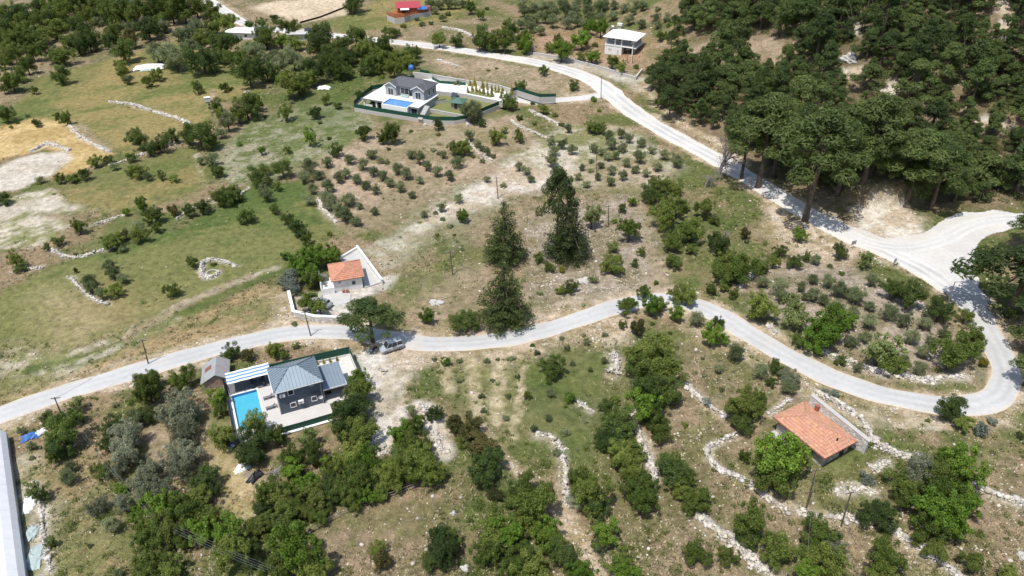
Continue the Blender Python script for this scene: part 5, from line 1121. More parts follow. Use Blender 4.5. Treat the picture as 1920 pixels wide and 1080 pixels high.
mb = MB(); mb.hexa([(.0, -10, -.9), (1.0, -10, -.9), (1.0, 0, -.9), (0, 0, -.9), (.35, -10, 2.7), (.95, -10, 2.7), (.95, 0, 4.7), (.35, 0, 4.7)]); mb.build('wall_core', M['retain'], bw_)
mb = MB(); g = random.Random(5)
for k in range(420):
    yy, u = g.uniform(.3, 9.7), g.random(); top = hfun(yy) ; z_ = -.6 + u * (top + .5); x_ = .35 * (z_ + .9) / (top + .9) - .05
    w_ = g.uniform(.2, .5); q = g.uniform(.65, 1.2); mb.obox((x_, -yy - w_ / 2, z_), (.1, 0, .0), (0, w_, 0), (.03, 0, g.uniform(.14, .26)), (q, q * .97, q * .92))
tag(mb.build('masonry', M['stonewall'], bw_), kind='stuff')
mb = MB(); mb.hexa([(.28, -10.1, 2.705), (1.0, -10.1, 2.705), (1.0, .1, 4.73), (.28, .1, 4.73), (.28, -10.1, 2.8), (1.0, -10.1, 2.8), (1.0, .1, 4.82), (.28, .1, 4.82)]); mb.build('coping', M['retain'], bw_)

# ------------------------------------------------------------ villa with pool (upper centre)
VA = -24.0
def vz(x, y, h=0.0): return at(650 + x / 5.333, 120 + y / 5.333, h)
GB = .35; LV = 1.1; YD = 2.4; TR = 3.7       # outside ground, garden level, paved yard, pool terrace
ring = [vz(*q, LV)[:2] for q in ((75, 440), (300, 478), (560, 520), (880, 570), (1075, 572), (1185, 555), (1330, 495), (1590, 392), (1660, 300), (1180, 190), (870, 200), (560, 185), (400, 245), (250, 265))]
vp = empty('villa_grounds', (0, 0, GB), 0, 'walled garden platform with pale stone retaining wall below the villa', 'garden')
MB().prism(ring, -1.2, LV).build('retaining_wall', M['retain'], vp)
cxr, cyr = sum(p[0] for p in ring) / len(ring), sum(p[1] for p in ring) / len(ring)
MB().prism([(cxr + (x - cxr) * .985, cyr + (y - cyr) * .985) for x, y in ring], LV + .003, LV + .03).build('lawn', M['lawn'], vp)
yard = [vz(*q, YD)[:2] for q in ((880, 268), (1180, 300), (1560, 384), (1648, 300), (1590, 285), (1190, 195), (870, 150), (720, 150), (760, 190))]
vy = empty('villa_yard', (0, 0, GB), 0, 'white paved upper yard beside the villa', 'yard')
MB().prism(yard, .5, YD).build('yard_wall', M['retain'], vy); cx_, cy_ = sum(p[0] for p in yard) / len(yard), sum(p[1] for p in yard) / len(yard)
MB().prism([(cx_ + (x - cx_) * .99, cy_ + (y - cy_) * .99) for x, y in yard], YD + .003, YD + .04).build('paving', M['white'], vy)
bed = [vz(*q, YD)[:2] for q in ((1205, 296), (1440, 345), (1450, 325), (1215, 276))]
MB().prism(bed, YD + .045, YD + .12).build('flower_bed', M['lawn'], vy)
VO = vz(160, 340, TR); vo_ = (VO[0], VO[1])
vt = empty('pool_terrace', (*vo_, GB), VA, 'white raised terrace with rooms below in front of the grey villa', 'terrace')
vb = lambda x0, x1, y0, y1, z0, z1: MB().box(x0, x1, y0, y1, z0, z1)
mb = MB(); mb.box(0, 7.6, -.3, 12, TR - .3, TR); mb.box(7.6, 16.6, 3.3, 12, TR - .3, TR); mb.box(16.6, 19.6, -.6, 12, TR - .3, TR); mb.build('terrace_slab', M['white'], vt)
mb = MB(); mb.box(-.3, 7.7, -.6, -.3, TR - .25, TR + .12); mb.box(16.5, 20, -.9, -.6, TR - .25, TR + .12); mb.build('terrace_edge', M['steel'], vt)
vb(.4, 19.4, 3.2, 11.8, LV - .6, TR - .3).build('lower_wall', M['greywall'], vt)
for x in (.3, 4.6, 7.2): vb(x, x + .45, -.2, .3, LV, TR - .3).build('column', M['white'], vt)
vb(.3, 3.2, .0, .3, LV, LV + .9).build('parapet', M['white'], vt)
for x in (1.5, 4.0, 6.2): window(vt, (x, 3.2, LV + 1.15), X_, -Y_, 1.9, 2.0, frame='black', name='glass_door')
vb(16.7, 19.4, -.4, 3.2, LV, TR - .3).build('side_room', M['greywall'], vt); window(vt, (18.1, -.4, LV + 1.1), X_, -Y_, 1.8, 1.9, frame='black', name='glass_door')
vpool = empty('villa_pool', (*vo_, GB), VA, 'raised blue swimming pool with white front wall on the villa terrace', 'swimming pool')
mb = MB(); mb.box(7.65, 16.55, -1.7, -1.35, LV + .8, TR - .12); mb.box(7.65, 7.9, -1.35, 3.25, LV + .8, TR + .08); mb.box(16.3, 16.55, -1.35, 3.25, LV + .8, TR + .08); mb.box(7.9, 16.3, -1.35, 3.25, LV + .8, LV + 1.1); mb.box(7.9, 16.3, 3.0, 3.25, LV + 1.1, TR + .08); mb.build('basin', M['white'], vpool)
mb = MB(); mb.box(7.905, 8.0, -1.34, 2.99, LV + 1.11, TR + .05); mb.box(8.0, 16.295, 2.9, 2.99, LV + 1.11, TR + .05); mb.box(16.2, 16.295, -1.34, 2.9, LV + 1.11, TR + .05); mb.build('pool_lining', M['pooltile2'], vpool)
vb(8.005, 16.19, -1.345, 2.895, LV + 1.2, TR - .25).build('water', M['pool2'], vpool)
vb(8.0, 16.2, -1.2, 3.1, LV - .5, LV + .78).build('pool_base', M['darkpave'], vpool)
vh = empty('villa', (*vo_, GB), VA, 'grey villa with dark grey twin gabled roof above its raised pool', 'house')
EZ = TR + 3.0
vb(4.9, 18.3, 6.9, 13.0, TR - .2, EZ).build('wall', M['greywall'], vh)
for x0_, x1_ in ((4.9, 8.6), (14.3, 18.3)):
    vb(x0_ - .02, x1_ + .02, 5.4, 6.895, TR - .1, EZ).build('bay', M['greywall'], vh)
    xm = (x0_ + x1_) / 2; gz = EZ + 1.25
    MB().poly([(x0_ - .02, 5.405, EZ), (x1_ + .02, 5.405, EZ), (xm, 5.405, gz - .12)]).build('gable', M['greywall'], vh)
    gf = [(Vector((x0_ - .4, 9.5, EZ - .05)), Vector((x0_ - .4, 5.0, EZ - .05)), Vector((xm, 5.0, gz)), Vector((xm, 9.5, gz))), (Vector((x1_ + .4, 5.0, EZ - .05)), Vector((x1_ + .4, 9.5, EZ - .05)), Vector((xm, 9.5, gz)), Vector((xm, 5.0, gz)))]
    gr = roof_skin(gf, 'gable_roof', M['slate'], vh, .14); ribs(gf, .5, .04, .03, 'roof_batten', M['slate_l'], gr)
    mb = MB()
    for xa in (x0_ - .42, x1_ + .42): mb.obox((xa, 4.93, EZ - .25), Vector((xm - xa, 0, 1.32)), (0, .07, 0), (0, 0, .26))
    mb.build('barge_board', M['white'], gr)
    window(vh, (xm, 5.4, TR + 1.25), X_, -Y_, 2.0, 2.2, frame='white', bars=1, name='glass_door')
vf = hip_faces(4.4, 18.9, 6.4, 13.5, EZ, 1.75, 'x', 3.4)
vr = roof_skin(vf, 'roof', M['slate'], vh, .16); ribs(vf, .5, .04, .03, 'roof_batten', M['slate_l'], vr); hip_caps(vf, .08, 'ridge_cap', M['slate_l'], vr)
window(vh, (11.45, 6.9, TR + 1.3), X_, -Y_, 4.2, 2.4, frame='white', bars=2, name='glass_door')
for y in (8.5, 11.2): window(vh, (18.3, y, TR + 1.4), Y_, X_, 1.2, 1.6, frame='white')
sf_ = empty('garden_sofa', (*L2W(vo_, VA, 11.4, 5.7), GB + TR), VA, 'teal cushioned sofa on the villa terrace', 'sofa')
MB().box(-1.3, 1.3, -.4, .4, .1, .45).build('seat', M['tealtarp'], sf_); MB().box(-1.3, 1.3, .25, .45, .45, .85).build('backrest', M['tealtarp'], sf_)
vs = empty('garden_stair', (*L2W(vo_, VA, 20.2, -1.0), GB), VA, 'pale outdoor stair at the right end of the villa terrace', 'stairs')
for k in range(10): MB().box(0, 1.6, -1.5 + k * .5, -1.0 + k * .5 - .003, LV, LV + .1 + (TR - LV) * k / 10).build('step', M['concrete'], vs)
gz_ = vz(1100, 455, LV); gz0 = empty('garden_pavilion', (gz_[0], gz_[1], GB + LV), VA + 8, 'small brown pavilion with green pyramid roof in the villa garden', 'pavilion')
MB().box(-1.7, 1.7, 0, 3.2, 0, 2.1).build('wall', M['wood'], gz0); MB().box(-.7, .2, -.03, -.005, 0, 1.9).build('door', M['black'], gz0); window(gz0, (1.0, 0, 1.2), X_, -Y_, .8, .9, frame='wood')
pf = hip_faces(-2.3, 2.3, -.6, 3.8, 2.15, 1.0, 'x', 2.0); pr = roof_skin(pf, 'roof', M['greenroof'], gz0, .12); ribs(pf, .45, .04, .03, 'standing_seam', M['greenroof'], pr)
q = vz(1075, 345, LV); ws = empty('water_heater', (q[0], q[1], GB + LV), VA, 'solar water heater with white tank behind the green roofed pavilion', 'water heater')
MB().obox((-.9, -.6, .5), X_ * 1.8, Vector((0, 1.2, 1.1)), Vector((0, -.04, .05))).build('collector', M['solar'], ws); MB().tube((-.9, .75, 1.8), (.9, .75, 1.8), .28, k=10).build('tank', M['white'], ws); MB().box(-.7, .7, .5, .6, 0, 1.5).build('stand', M['steel'], ws)
wall_line('garden_wall', [(*vz(790, 445, LV + .8)[:2], GB + LV - .1), (*vz(1170, 520, LV + .8)[:2], GB + LV - .1)], 1.0, .35, 'retain', 'low pale wall across the lower villa garden', 'concrete')
wall_line('garden_wall', [(*vz(840, 372, LV + 1.2)[:2], GB + LV - .1), (*vz(970, 345, LV + 1.2)[:2], GB + LV - .1)], 1.4, 1.2, 'stonewall', 'stone flower wall right of the villa terrace', 'lawn')
uw = [(*vz(660, 128, 1.5)[:2], GB), (*vz(860, 180, 1.5)[:2], GB), (*vz(1190, 215, 2.2)[:2], GB), (*vz(1640, 310, 2.2)[:2], GB)]
wall_line('garden_wall', [(*vz(664, 90, 3.6)[:2], GB), (*vz(860, 108, 3.8)[:2], GB), (*vz(1180, 160, 3.9)[:2], GB), (*vz(1500, 210, 3.9)[:2], GB), (*vz(1640, 275, 3.2)[:2], GB)], 3.8, .5, 'retain', 'long grey wall behind the villa yard', 'concrete')
for k, (x, y) in enumerate(((985, 118), (1148, 140), (1312, 165), (1498, 198))):
    q = vz(x, y, 4.2); MB().box(-.25, .25, -.25, .25, 0, .5)
fence('villa_fence', [(*vz(x, y, LV)[:2], GB + LV) for x, y in ((75, 438), (300, 476), (560, 517), (880, 567), (1075, 570))], 'green screen fence on the front retaining wall of the villa', 0, 1.3, 3.0)
fence('villa_fence', [(*vz(x, y, LV)[:2], GB + LV) for x, y in ((1075, 570), (1185, 553), (1330, 493), (1590, 390))], 'green screen fence rising along the right side of the villa garden', 0, 1.2, 3.0)
fence('villa_fence', [(*vz(x, y, LV)[:2], GB + LV) for x, y in ((78, 428), (165, 340), (255, 268), (405, 245))], 'green screen fence on the left side of the villa', .4, 1.4, 3.0, wall='retain')
fence('villa_fence', [(*vz(x, y, 1.5)[:2], GB + 1.5) for x, y in ((560, 178), (660, 160), (755, 145))], 'short green screen fence behind the villa roof', 0, 1.6, 3.0)
fence('villa_fence', [(*vz(x, y, YD)[:2], GB + YD) for x, y in ((735, 82), (820, 100), (860, 160), (930, 195), (1190, 218))], 'wavy green screen fence along the upper villa yard', 0, 1.0, 3.0)
fence('villa_fence', [(*vz(x, y, 1.2)[:2], GB + .9) for x, y in ((1560, 320), (1640, 318), (1700, 295), (1800, 330), (1930, 370), (2090, 365))], 'green screen fence along the driveway right of the villa', 1.2, 1.1, 3.0, wall='retain')
# golden cypresses in two rows
gy_ = [(1212, 290), (1258, 280), (1298, 290), (1332, 300), (1370, 308), (1413, 320), (1452, 335), (1545, 352), (1232, 222), (1280, 226), (1360, 250), (1406, 262), (1452, 280), (1488, 292), (1520, 292), (1556, 305), (1600, 345), (1650, 318)]
for k, (x, y) in enumerate(gy_):
    q = vz(x, y, YD); crown, trunk, hc = PROTO['golden'][0]; o = empty('golden_cypress', (q[0], q[1], GB + YD), 0); link('crown', crown, o); link('trunk', trunk, o)
    s = RNG.uniform(.52, .72); o.scale = (s, s, s * RNG.uniform(1.05, 1.5)); o.rotation_euler = (0, 0, RNG.uniform(0, 6))
    row, n_, j = ('front', 8, k) if k < 8 else ('back', 10, k - 8)
    pos = ['leftmost', 'second from left', 'third from left', 'fourth from left', 'fifth from left', 'sixth from left', 'seventh from left', 'eighth from left', 'ninth from left', 'rightmost'][j if j < n_ - 1 else 9]
    tag(o, f'yellow-green pointed cypress in the {row} row of the villa yard, {pos}', 'cypress', 'golden cypresses in the villa yard')
q = at(772, 140); bt = empty('water_tank', q, 0, 'bright blue water tank beyond the villa left corner', 'water tank'); R0 = .95
mb = MB(); prof = [(0, .35), (.7, .4), (.95, .7), (1.0, 1.3), (.9, 1.8), (.5, 2.1), (.2, 2.2), (.2, 2.35), (0, 2.36)]
for (r0, z0), (r1, z1) in zip(prof[:-1], prof[1:]): mb.tube((0, 0, z0 + 1.2), (0, 0, z1 + 1.2), max(r0, .01), max(r1, .01), 14, False)
mb.build('tank', M['bluetarp'], bt); 
for a in range(4): MB().tube((.6 * math.cos(a * 1.57), .6 * math.sin(a * 1.57), 0), (.6 * math.cos(a * 1.57), .6 * math.sin(a * 1.57), 1.6), .06).build('leg', M['steel'], bt)

# ------------------------------------------------------------ white two storey house (top right)
WA = -27.0; WO = at(1133.5, 101)[:2]; WZ = float(hz(*L2W(WO, WA, 5.5, 4)))
wh = empty('white_house', (*WO, WZ), WA, 'white two storey house with low white hip roof and columned balcony near the forest', 'house')
MB().box(0, 10.6, 2.0, 8.6, -1.5, 5.6).build('wall', M['greywall'], wh)
mb = MB(); mb.box(0, 6.3, 0, 1.995, -1.5, 2.6); mb.build('lower_room', M['white'], wh)
MB().box(-.1, 10.7, -.15, 2.0, 2.6, 2.85).build('balcony_slab', M['white'], wh)
for x in (0, 3.5, 5.9, 10.2): MB().box(x, x + .42, -.1, .32, -1.5, 5.6).build('column', M['white'], wh)
mb = MB(); mb.box(.42, 10.2, -.1, .05, 2.85, 3.05); mb.build('balcony_kerb', M['white'], wh)
mb = MB()
for k in range(3):
    mb.tube((.4, -.02, 3.2 + k * .25), (10.3, -.02, 3.2 + k * .25), .02, k=4)
mb.build('railing', M['steel'], wh)
for x in (2.4, 4.9, 8.6): window(wh, (x, 2.0, 4.5), X_, -Y_, 1.2, 1.2, frame='white')
window(wh, (1.9, 0, 1.2), X_, -Y_, 1.2, .7, frame='cream', pane='cream'); MB().box(4.6, 5.3, -.03, -.005, -.8, 1.4).build('door', M['cream'], wh)
for y in (3.4, 6.6): window(wh, (10.6, y, 4.3), Y_, X_, 1.0, 1.2, frame='white')
MB().box(6.6, 10.1, 1.9, 1.99, -.8, 2.3).build('garage_door', M['black'], wh)
MB().box(10.6, 11.6, -.2, 8.6, 2.6, 2.8).build('side_balcony', M['white'], wh)
wf = hip_faces(-.8, 11.9, -.9, 9.4, 5.65, 1.9, 'x', 5.0); wr = roof_skin(wf, 'roof', M['white'], wh, .2); ribs(wf, .6, .05, .03, 'roof_batten', M['white'], wr)
q = at(1147, 64); hw = empty('water_heater', (q[0], q[1], hz1(q[0], q[1])), WA, 'solar water heater with white tank behind the white two storey house', 'water heater')
MB().obox((-1, -.6, .7), X_ * 2.0, Vector((0, 1.2, 1.3)), Vector((0, -.05, .05))).build('collector', M['solar'], hw); MB().tube((-.5, .8, 2.6), (.5, .8, 2.6), .42, k=10).build('tank', M['white'], hw); MB().box(-.8, .8, .5, .6, 0, 2.2).build('stand', M['steel'], hw)
q = at(1162, 54); hw = empty('water_tank', (q[0], q[1], hz1(q[0], q[1])), WA, 'white box tank on a stand beyond the white two storey house', 'water tank'); MB().box(-1, 1, -.6, .6, 1.2, 2.1).build('tank', M['white'], hw); MB().box(-.7, .7, -.4, .4, 0, 1.2).build('stand', M['concrete'], hw)
wall_line('roadside_wall', [at(1000, 103)[:2], at(1060, 113)[:2], at(1120, 128)[:2], at(1192, 150)[:2]], .9, .4, 'retain', 'low pale wall between the gravel road and the white two storey house', 'concrete')
wall_line('roadside_wall', [at(1192, 150)[:2], at(1203, 136)[:2]], 1.3, .4, 'stonewall', 'short dark stone gate wall beside the track to the white house')

# ------------------------------------------------------------ red roofed cabin (top centre)
CO = at(726, 39)[:2]; CZ = hz1(*CO); cb = empty('timber_cabin', (*CO, CZ), 8, 'brown timber cabin with red roof, deck railing and blue tarp on a pale wall', 'cabin')
ringc = [(0, 0), (3.2, -5.2), (7.2, -4.8), (9.6, -1.5), (18.8, 4.2), (18, 8), (4, 8)]
MB().prism(ringc, -2, 2.3).build('stone_base', M['retain'], cb)
MB().prism([(x * .98 + .15, y * .98) for x, y in ringc], 2.303, 2.42).build('deck', M['timber'], cb)
MB().box(4.6, 13.4, 2.2, 7.2, 2.42, 4.6).build('wall', M['timber'], cb)
cf = [(Vector((3.8, 1.5, 4.5)), Vector((14.2, 1.5, 4.5)), Vector((14.2, 4.7, 6.5)), Vector((3.8, 4.7, 6.5))), (Vector((14.2, 7.9, 4.5)), Vector((3.8, 7.9, 4.5)), Vector((3.8, 4.7, 6.5)), Vector((14.2, 4.7, 6.5)))]
cr = roof_skin(cf, 'roof', M['red'], cb, .14); ribs(cf, .5, .05, .04, 'standing_seam', M['red'], cr)
MB().poly([(4.59, 2.2, 4.6), (4.59, 7.2, 4.6), (4.59, 4.7, 6.3)]).build('gable', M['brick'], cb)
MB().obox((5.8, .2, 4.0), X_ * 3.6, (0, 1.8, .5), (0, 0, .08)).build('porch_awning', M['cloth'], cb); MB().box(6.2, 9.0, 2.17, 2.195, 2.5, 4.2).build('dark_doorway', M['black'], cb)
MB().obox((12.8, .6, 4.0), (4.2, 1.5, -.5), (.4, 2.6, .7), (0, 0, .06)).build('blue_tarp', M['bluetarp'], cb); MB().box(16.6, 18.4, 3.8, 6, 2.42, 4.2).build('side_shed', M['brick'], cb)
rail = [(0.1, .1), (3.2, -5.0), (7.1, -4.6), (9.5, -1.4), (18.5, 4.3)]
for (xa, ya), (xb, yb) in zip(rail[:-1], rail[1:]):
    d = Vector((xb - xa, yb - ya, 0)); k = max(1, round(d.length / 1.9)); hgt = 1.5 if xa < 8 else .9
    for j in range(k):
        p0 = Vector((xa, ya, 2.42)) + d * j / k; MB().tube(p0, p0 + Z_ * (hgt + .1), .07, k=5).build('railing_post', M['brick'], cb)
        for r in range(3): MB().obox(p0 + Z_ * (.15 + r * hgt / 3), d / k, Vector((-d.y, d.x, 0)).normalized() * .05, Z_ * hgt * .22).build('railing_board', M['timber'], cb)

# ------------------------------------------------------------ half hidden farm houses (top left)
def farm(px, py, w, d, h, ang, m, label):
    q = at(px, py); e = empty('farm_house', (q[0], q[1], hz1(q[0], q[1])), ang, label, 'house')
    MB().box(-w / 2, w / 2, 0, d, -.5, h).build('wall', M['whitewall'], e); f = hip_faces(-w / 2 - .6, w / 2 + .6, -.7, d + .7, h, .9, 'x', w * .3)
    r = roof_skin(f, 'roof', M[m], e, .15); ribs(f, .6, .05, .03, 'roof_batten', M[m], r)
    for x in (-w * .3, w * .2): window(e, (x, 0, h * .55), X_, -Y_, 1.2, 1.1, frame='white')
    return e
farm(452, 74, 11.5, 6.5, 2.8, -8, 'white', 'low white roofed farm house half hidden by trees at top left')
e = farm(565, 76, 10, 4.5, 2.6, 4, 'concrete', 'pale flat roofed farm house with solar panels half hidden by dark trees')
MB().obox((1.5, 1.0, 3.3), X_ * 2.4, (0, 1.4, .9), (0, -.04, .05)).build('solar_collector', M['solar'], e)
farm(232, 4, 9, 5, 2.6, 0, 'white', 'white roofed farm house on the top edge at far left')

# ------------------------------------------------------------ greenhouse (bottom left)
g0, g1 = Vector((*at(18, 824)[:2], 0)), Vector((*at(62, 1140)[:2], 0)); d = g1 - g0; ga = math.degrees(math.atan2(d.y, d.x)) - (-90)
gh = empty('greenhouse', (g0.x, g0.y, hz1(g0.x, g0.y)), ga, 'long white plastic tunnel greenhouse cut by the left edge at the bottom', 'greenhouse')
prof = [(0, -.4), (0, 1.5), (-.6, 2.3), (-1.6, 3.0), (-3.0, 3.5), (-4.5, 3.65), (-6, 3.5), (-7.4, 3.0), (-8.4, 2.3), (-9, 1.5), (-9, -.4)]
Lg = d.length + 6; NS = 22
side = (MB(), MB()); roofm = MB()
for j in range(NS):
    y0_, y1_ = -Lg * j / NS, -Lg * (j + 1) / NS; sag = .05
    for i, ((xa, za), (xb, zb)) in enumerate(zip(prof[:-1], prof[1:])):
        ym = (y0_ + y1_) / 2; mb = side[i > 0] if i in (0, len(prof) - 2) else roofm
        mb.poly([(xa, y0_, za), (xa, ym, za - sag * (i > 0)), (xb, ym, zb - sag * (i < len(prof) - 2)), (xb, y0_, zb)]); mb.poly([(xa, ym, za - sag * (i > 0)), (xa, y1_, za), (xb, y1_, zb), (xb, ym, zb - sag * (i < len(prof) - 2))])
roofm.build('roof_sheet', M['plastic'], gh)
for s_ in side: s_.build('side_sheet', M['plastic2'], gh)
MB().poly([(x, .0, z) for x, z in prof]).build('end_sheet', M['plastic'], gh)
for j in range(NS + 1):
    mb = MB()
    for (xa, za), (xb, zb) in zip(prof[1:-2], prof[2:-1]): mb.tube((xa, -Lg * j / NS, za + .02), (xb, -Lg * j / NS, zb + .02), .035, k=4, cap=False)
    mb.build('hoop', M['white'], gh)
def crumple(name, px, py, w, dpt, h, ang, m, label, cat='tarpaulin', seed=1, nseg=9):
    """slumped sheet: a lumpy draped surface with an uneven outline"""
    q = at(px, py); g = random.Random(seed); V = []; F_ = []
    for j in range(nseg):
        for i in range(nseg):
            u, v = i / (nseg - 1) * 2 - 1, j / (nseg - 1) * 2 - 1; r = max(0, 1 - (u * u + v * v) * .5)
            k = 1 + .16 * math.sin(3 * u + seed) * math.cos(4 * v)
            V.append((u * w / 2 * k + g.uniform(-.06, .06) * w, v * dpt / 2 * k + g.uniform(-.06, .06) * dpt, h * r * (.5 + .5 * g.random()) + (-.05 if abs(u) == 1 or abs(v) == 1 else .08)))
    for j in range(nseg - 1):
        for i in range(nseg - 1): F_.append((j * nseg + i, j * nseg + i + 1, (j + 1) * nseg + i + 1, (j + 1) * nseg + i))
    me = bpy.data.meshes.new(name); me.from_pydata(V, [], F_); me.materials.append(M[m]); o = link(name, me); o.location = q; o.rotation_euler = (0, 0, math.radians(ang)); return tag(o, label, cat)
crumple('tarpaulin', 280, 127, 9.5, 6, 1.4, 10, 'cloth', 'large white sheet over a heap on the upper left meadow', seed=2)
crumple('tarpaulin', 277, 131, 5, 3, .5, 10, 'tealtarp', 'pale teal sheet lying against the large white sheet', seed=3)
crumple('plaster_heap', 607, 166, 4.2, 3, 1.0, 0, 'cloth', 'small bright white heap on the green slope left of the villa', 'heap', seed=4)
crumple('tarpaulin', 456, 876, 1.6, 2.8, .5, -30, 'cloth', 'white plastic sheet beside the wood pile in the lower garden', seed=5)
crumple('tarpaulin', 464, 874, 1.4, 1.0, .6, -30, 'tealtarp', 'pale blue plastic sheet on top of the white one near the wood pile', seed=6)
crumple('tarpaulin', 479, 896, 1.3, 2.6, .9, -25, 'black', 'dark tarpaulin bundle between the wood pile and the white sheet', seed=7)
crumple('tarpaulin', 57, 820, 2.4, 1.4, .7, 30, 'bluetarp', 'blue and dark plastic bundle at the far end of the greenhouse', seed=8)
crumple('tarpaulin', 76, 812, 1.8, 1.2, .6, 50, 'cloth', 'white plastic scrap beside the blue bundle by the greenhouse', seed=9)
crumple('tarpaulin', 66, 1045, 2.0, 4.0, .5, 20, 'tealtarp', 'grey-green sheet by the greenhouse near the bottom edge', seed=10)
crumple('tarpaulin', 60, 1000, 1.4, 2.6, .4, 20, 'tealtarp', 'grey-green sheet by the greenhouse, the farther one', seed=11)
crumple('tarpaulin', 55, 945, 1.6, 3.4, .3, 20, 'plastic', 'white plastic strip lying along the greenhouse side', seed=12)
q = at(398, 513); bm = MB()
for k in range(14):
    a0, a1 = 6.283 * k / 14, 6.283 * (k + 1) / 14; r0, r1 = 1.3, 1.0
    bm.poly([(r0 * math.cos(a0), r0 * math.sin(a0), .28), (r0 * math.cos(a1), r0 * math.sin(a1), .28), (r1 * math.cos(a1), r1 * math.sin(a1), .30), (r1 * math.cos(a0), r1 * math.sin(a0), .30)])
    bm.poly([(r1 * math.cos(a0), r1 * math.sin(a0), .30), (r1 * math.cos(a1), r1 * math.sin(a1), .30), (r1 * math.cos(a1), r1 * math.sin(a1), .08), (r1 * math.cos(a0), r1 * math.sin(a0), .08)])
we = empty('well', q, 0, 'dark round sunken well inside its ring of stones in the green field', 'well'); bm.build('well_rim', M['retain'], we)
MB().prism([(1.0 * math.cos(6.283 * k / 14), 1.0 * math.sin(6.283 * k / 14)) for k in range(14)], .05, .09).build('well_water', M['black'], we)
q = at(390, 192); hv = empty('bee_hive', q, 20, 'small pale wooden box standing on the upper left meadow', 'box'); MB().box(-.9, .9, -.6, .6, .3, 1.6).build('box', M['cream'], hv); MB().box(-1, 1, -.7, .7, 1.6, 1.75).build('lid', M['whitewall'], hv)
for x in (-.7, .7): MB().box(x - .1, x + .1, -.5, .5, 0, .3).build('leg', M['wood'], hv)
# wood pile: each pole its own part
q = at(525, 884); wp = empty('wood_pile', q, 48, 'pile of grey poles and branches in the lower garden', 'wood pile'); g = random.Random(4)
for k in range(26):
    L_ = g.uniform(2.0, 4.6); y_, z_ = g.gauss(0, .4), g.uniform(.08, .5); a_ = g.gauss(0, .28); c_ = g.uniform(-.8, .8)
    MB().tube((c_ - L_ / 2 * math.cos(a_), y_ - L_ / 2 * math.sin(a_), z_), (c_ + L_ / 2 * math.cos(a_), y_ + L_ / 2 * math.sin(a_), z_ + g.uniform(-.1, .25)), .06, .04, 5).build('log', M['deadwood'], wp)
q = at(464, 892); plt_ = empty('pallet', q, -25, 'small wooden pallet leaning by the dark tarpaulin', 'pallet')
for k in range(5): MB().box(-.6, .6, -.5 + k * .22, -.36 + k * .22, .14 + .05 * k, .17 + .05 * k).build('board', M['wood'], plt_)
for x in (-.5, .5): MB().obox((x - .04, -.5, .02), X_ * .08, (0, 1.1, .25), (0, 0, .11)).build('bearer', M['wood'], plt_)
fence_pts = [at(575, 1006)[:2], at(640, 968)[:2], at(720, 938)[:2], at(800, 908)[:2]]
fz_ = empty('pole_fence', (*fence_pts[0], hz1(*fence_pts[0])), 0, 'rough wooden pole fence along the front of the thicket', 'fence')
for (xa, ya), (xb, yb) in zip(fence_pts[:-1], fence_pts[1:]):
    k = 3
    for j in range(k):
        f = lambda u: Vector((xa + (xb - xa) * u - fence_pts[0][0], ya + (yb - ya) * u - fence_pts[0][1], float(hz(xa + (xb - xa) * u, ya + (yb - ya) * u)) - fz_.location.z))
        p0, p1 = f(j / k), f((j + 1) / k); MB().tube(p0 - Z_ * .3, p0 + Z_ * 1.2, .05, .04, 5).build('post', M['deadwood'], fz_)
        MB().tube(p0 + Z_ * 1.0, p1 + Z_ * 1.05, .045, .035, 5).build('rail', M['deadwood'], fz_); MB().tube(p0 + Z_ * .5, p1 + Z_ * .55, .035, .03, 5).build('rail', M['deadwood'], fz_)
far_f = [at(563, 44)[:2], at(600, 34)[:2], at(658, 11)[:2]]
fence('field_fence', far_f, 'thin dark fence on the right side of the sandy field at the top', 0, .8, 4.0, panel='dark')

# ------------------------------------------------------------ poles, lines, signs
POLES = {}
def pole(key, top, base, label, arm=None, r=.11, lean=True, m='pole'):
    b = at(*base); lo, hi = 1.0, 25.0
    for _ in range(30):
        h = (lo + hi) / 2
        if proj(b[0], b[1], b[2] + h)[1] > top[1]: lo = h
        else: hi = h
    tx = proj(b[0], b[1], b[2] + h)[0]; sx_ = (top[0] - tx) / ppm(b[0], b[1], b[2] + h)
    e = empty('utility_pole' if arm != 'lamp' else 'street_lamp', b, 0, label, 'pole' if arm != 'lamp' else 'street lamp'); T_ = Vector((max(-.35, min(.35, sx_)), 0, h))
    MB().tube((0, 0, -.4), T_, r * 1.15, r * .75, 8).build('post', M[m], e)
    if arm == 'lamp':
        MB().tube(T_ - Z_ * .1, T_ + Vector((.8, -.5, .35)), .05, .04, 6).build('lamp_arm', M['steel'], e); MB().obox(T_ + Vector((.65, -.6, .3)), (.6, -.3, .05), (.1, .2, 0), (0, 0, .12)).build('lamp_head', M['steel'], e)
    else:
        MB().obox(T_ + Vector((-.7, -.05, -.35)), (1.4, .25, 0), (-.02, .1, 0), (0, 0, .1)).build('crossarm', M[m], e)
        for k in (-.6, 0, .6): MB().tube(T_ + Vector((k, .1 + k * .18, -.25)), T_ + Vector((k, .1 + k * .18, -.05)), .05, .03, 6).build('insulator', M['white'], e)
    POLES[key] = Vector(b) + T_ - Z_ * .15
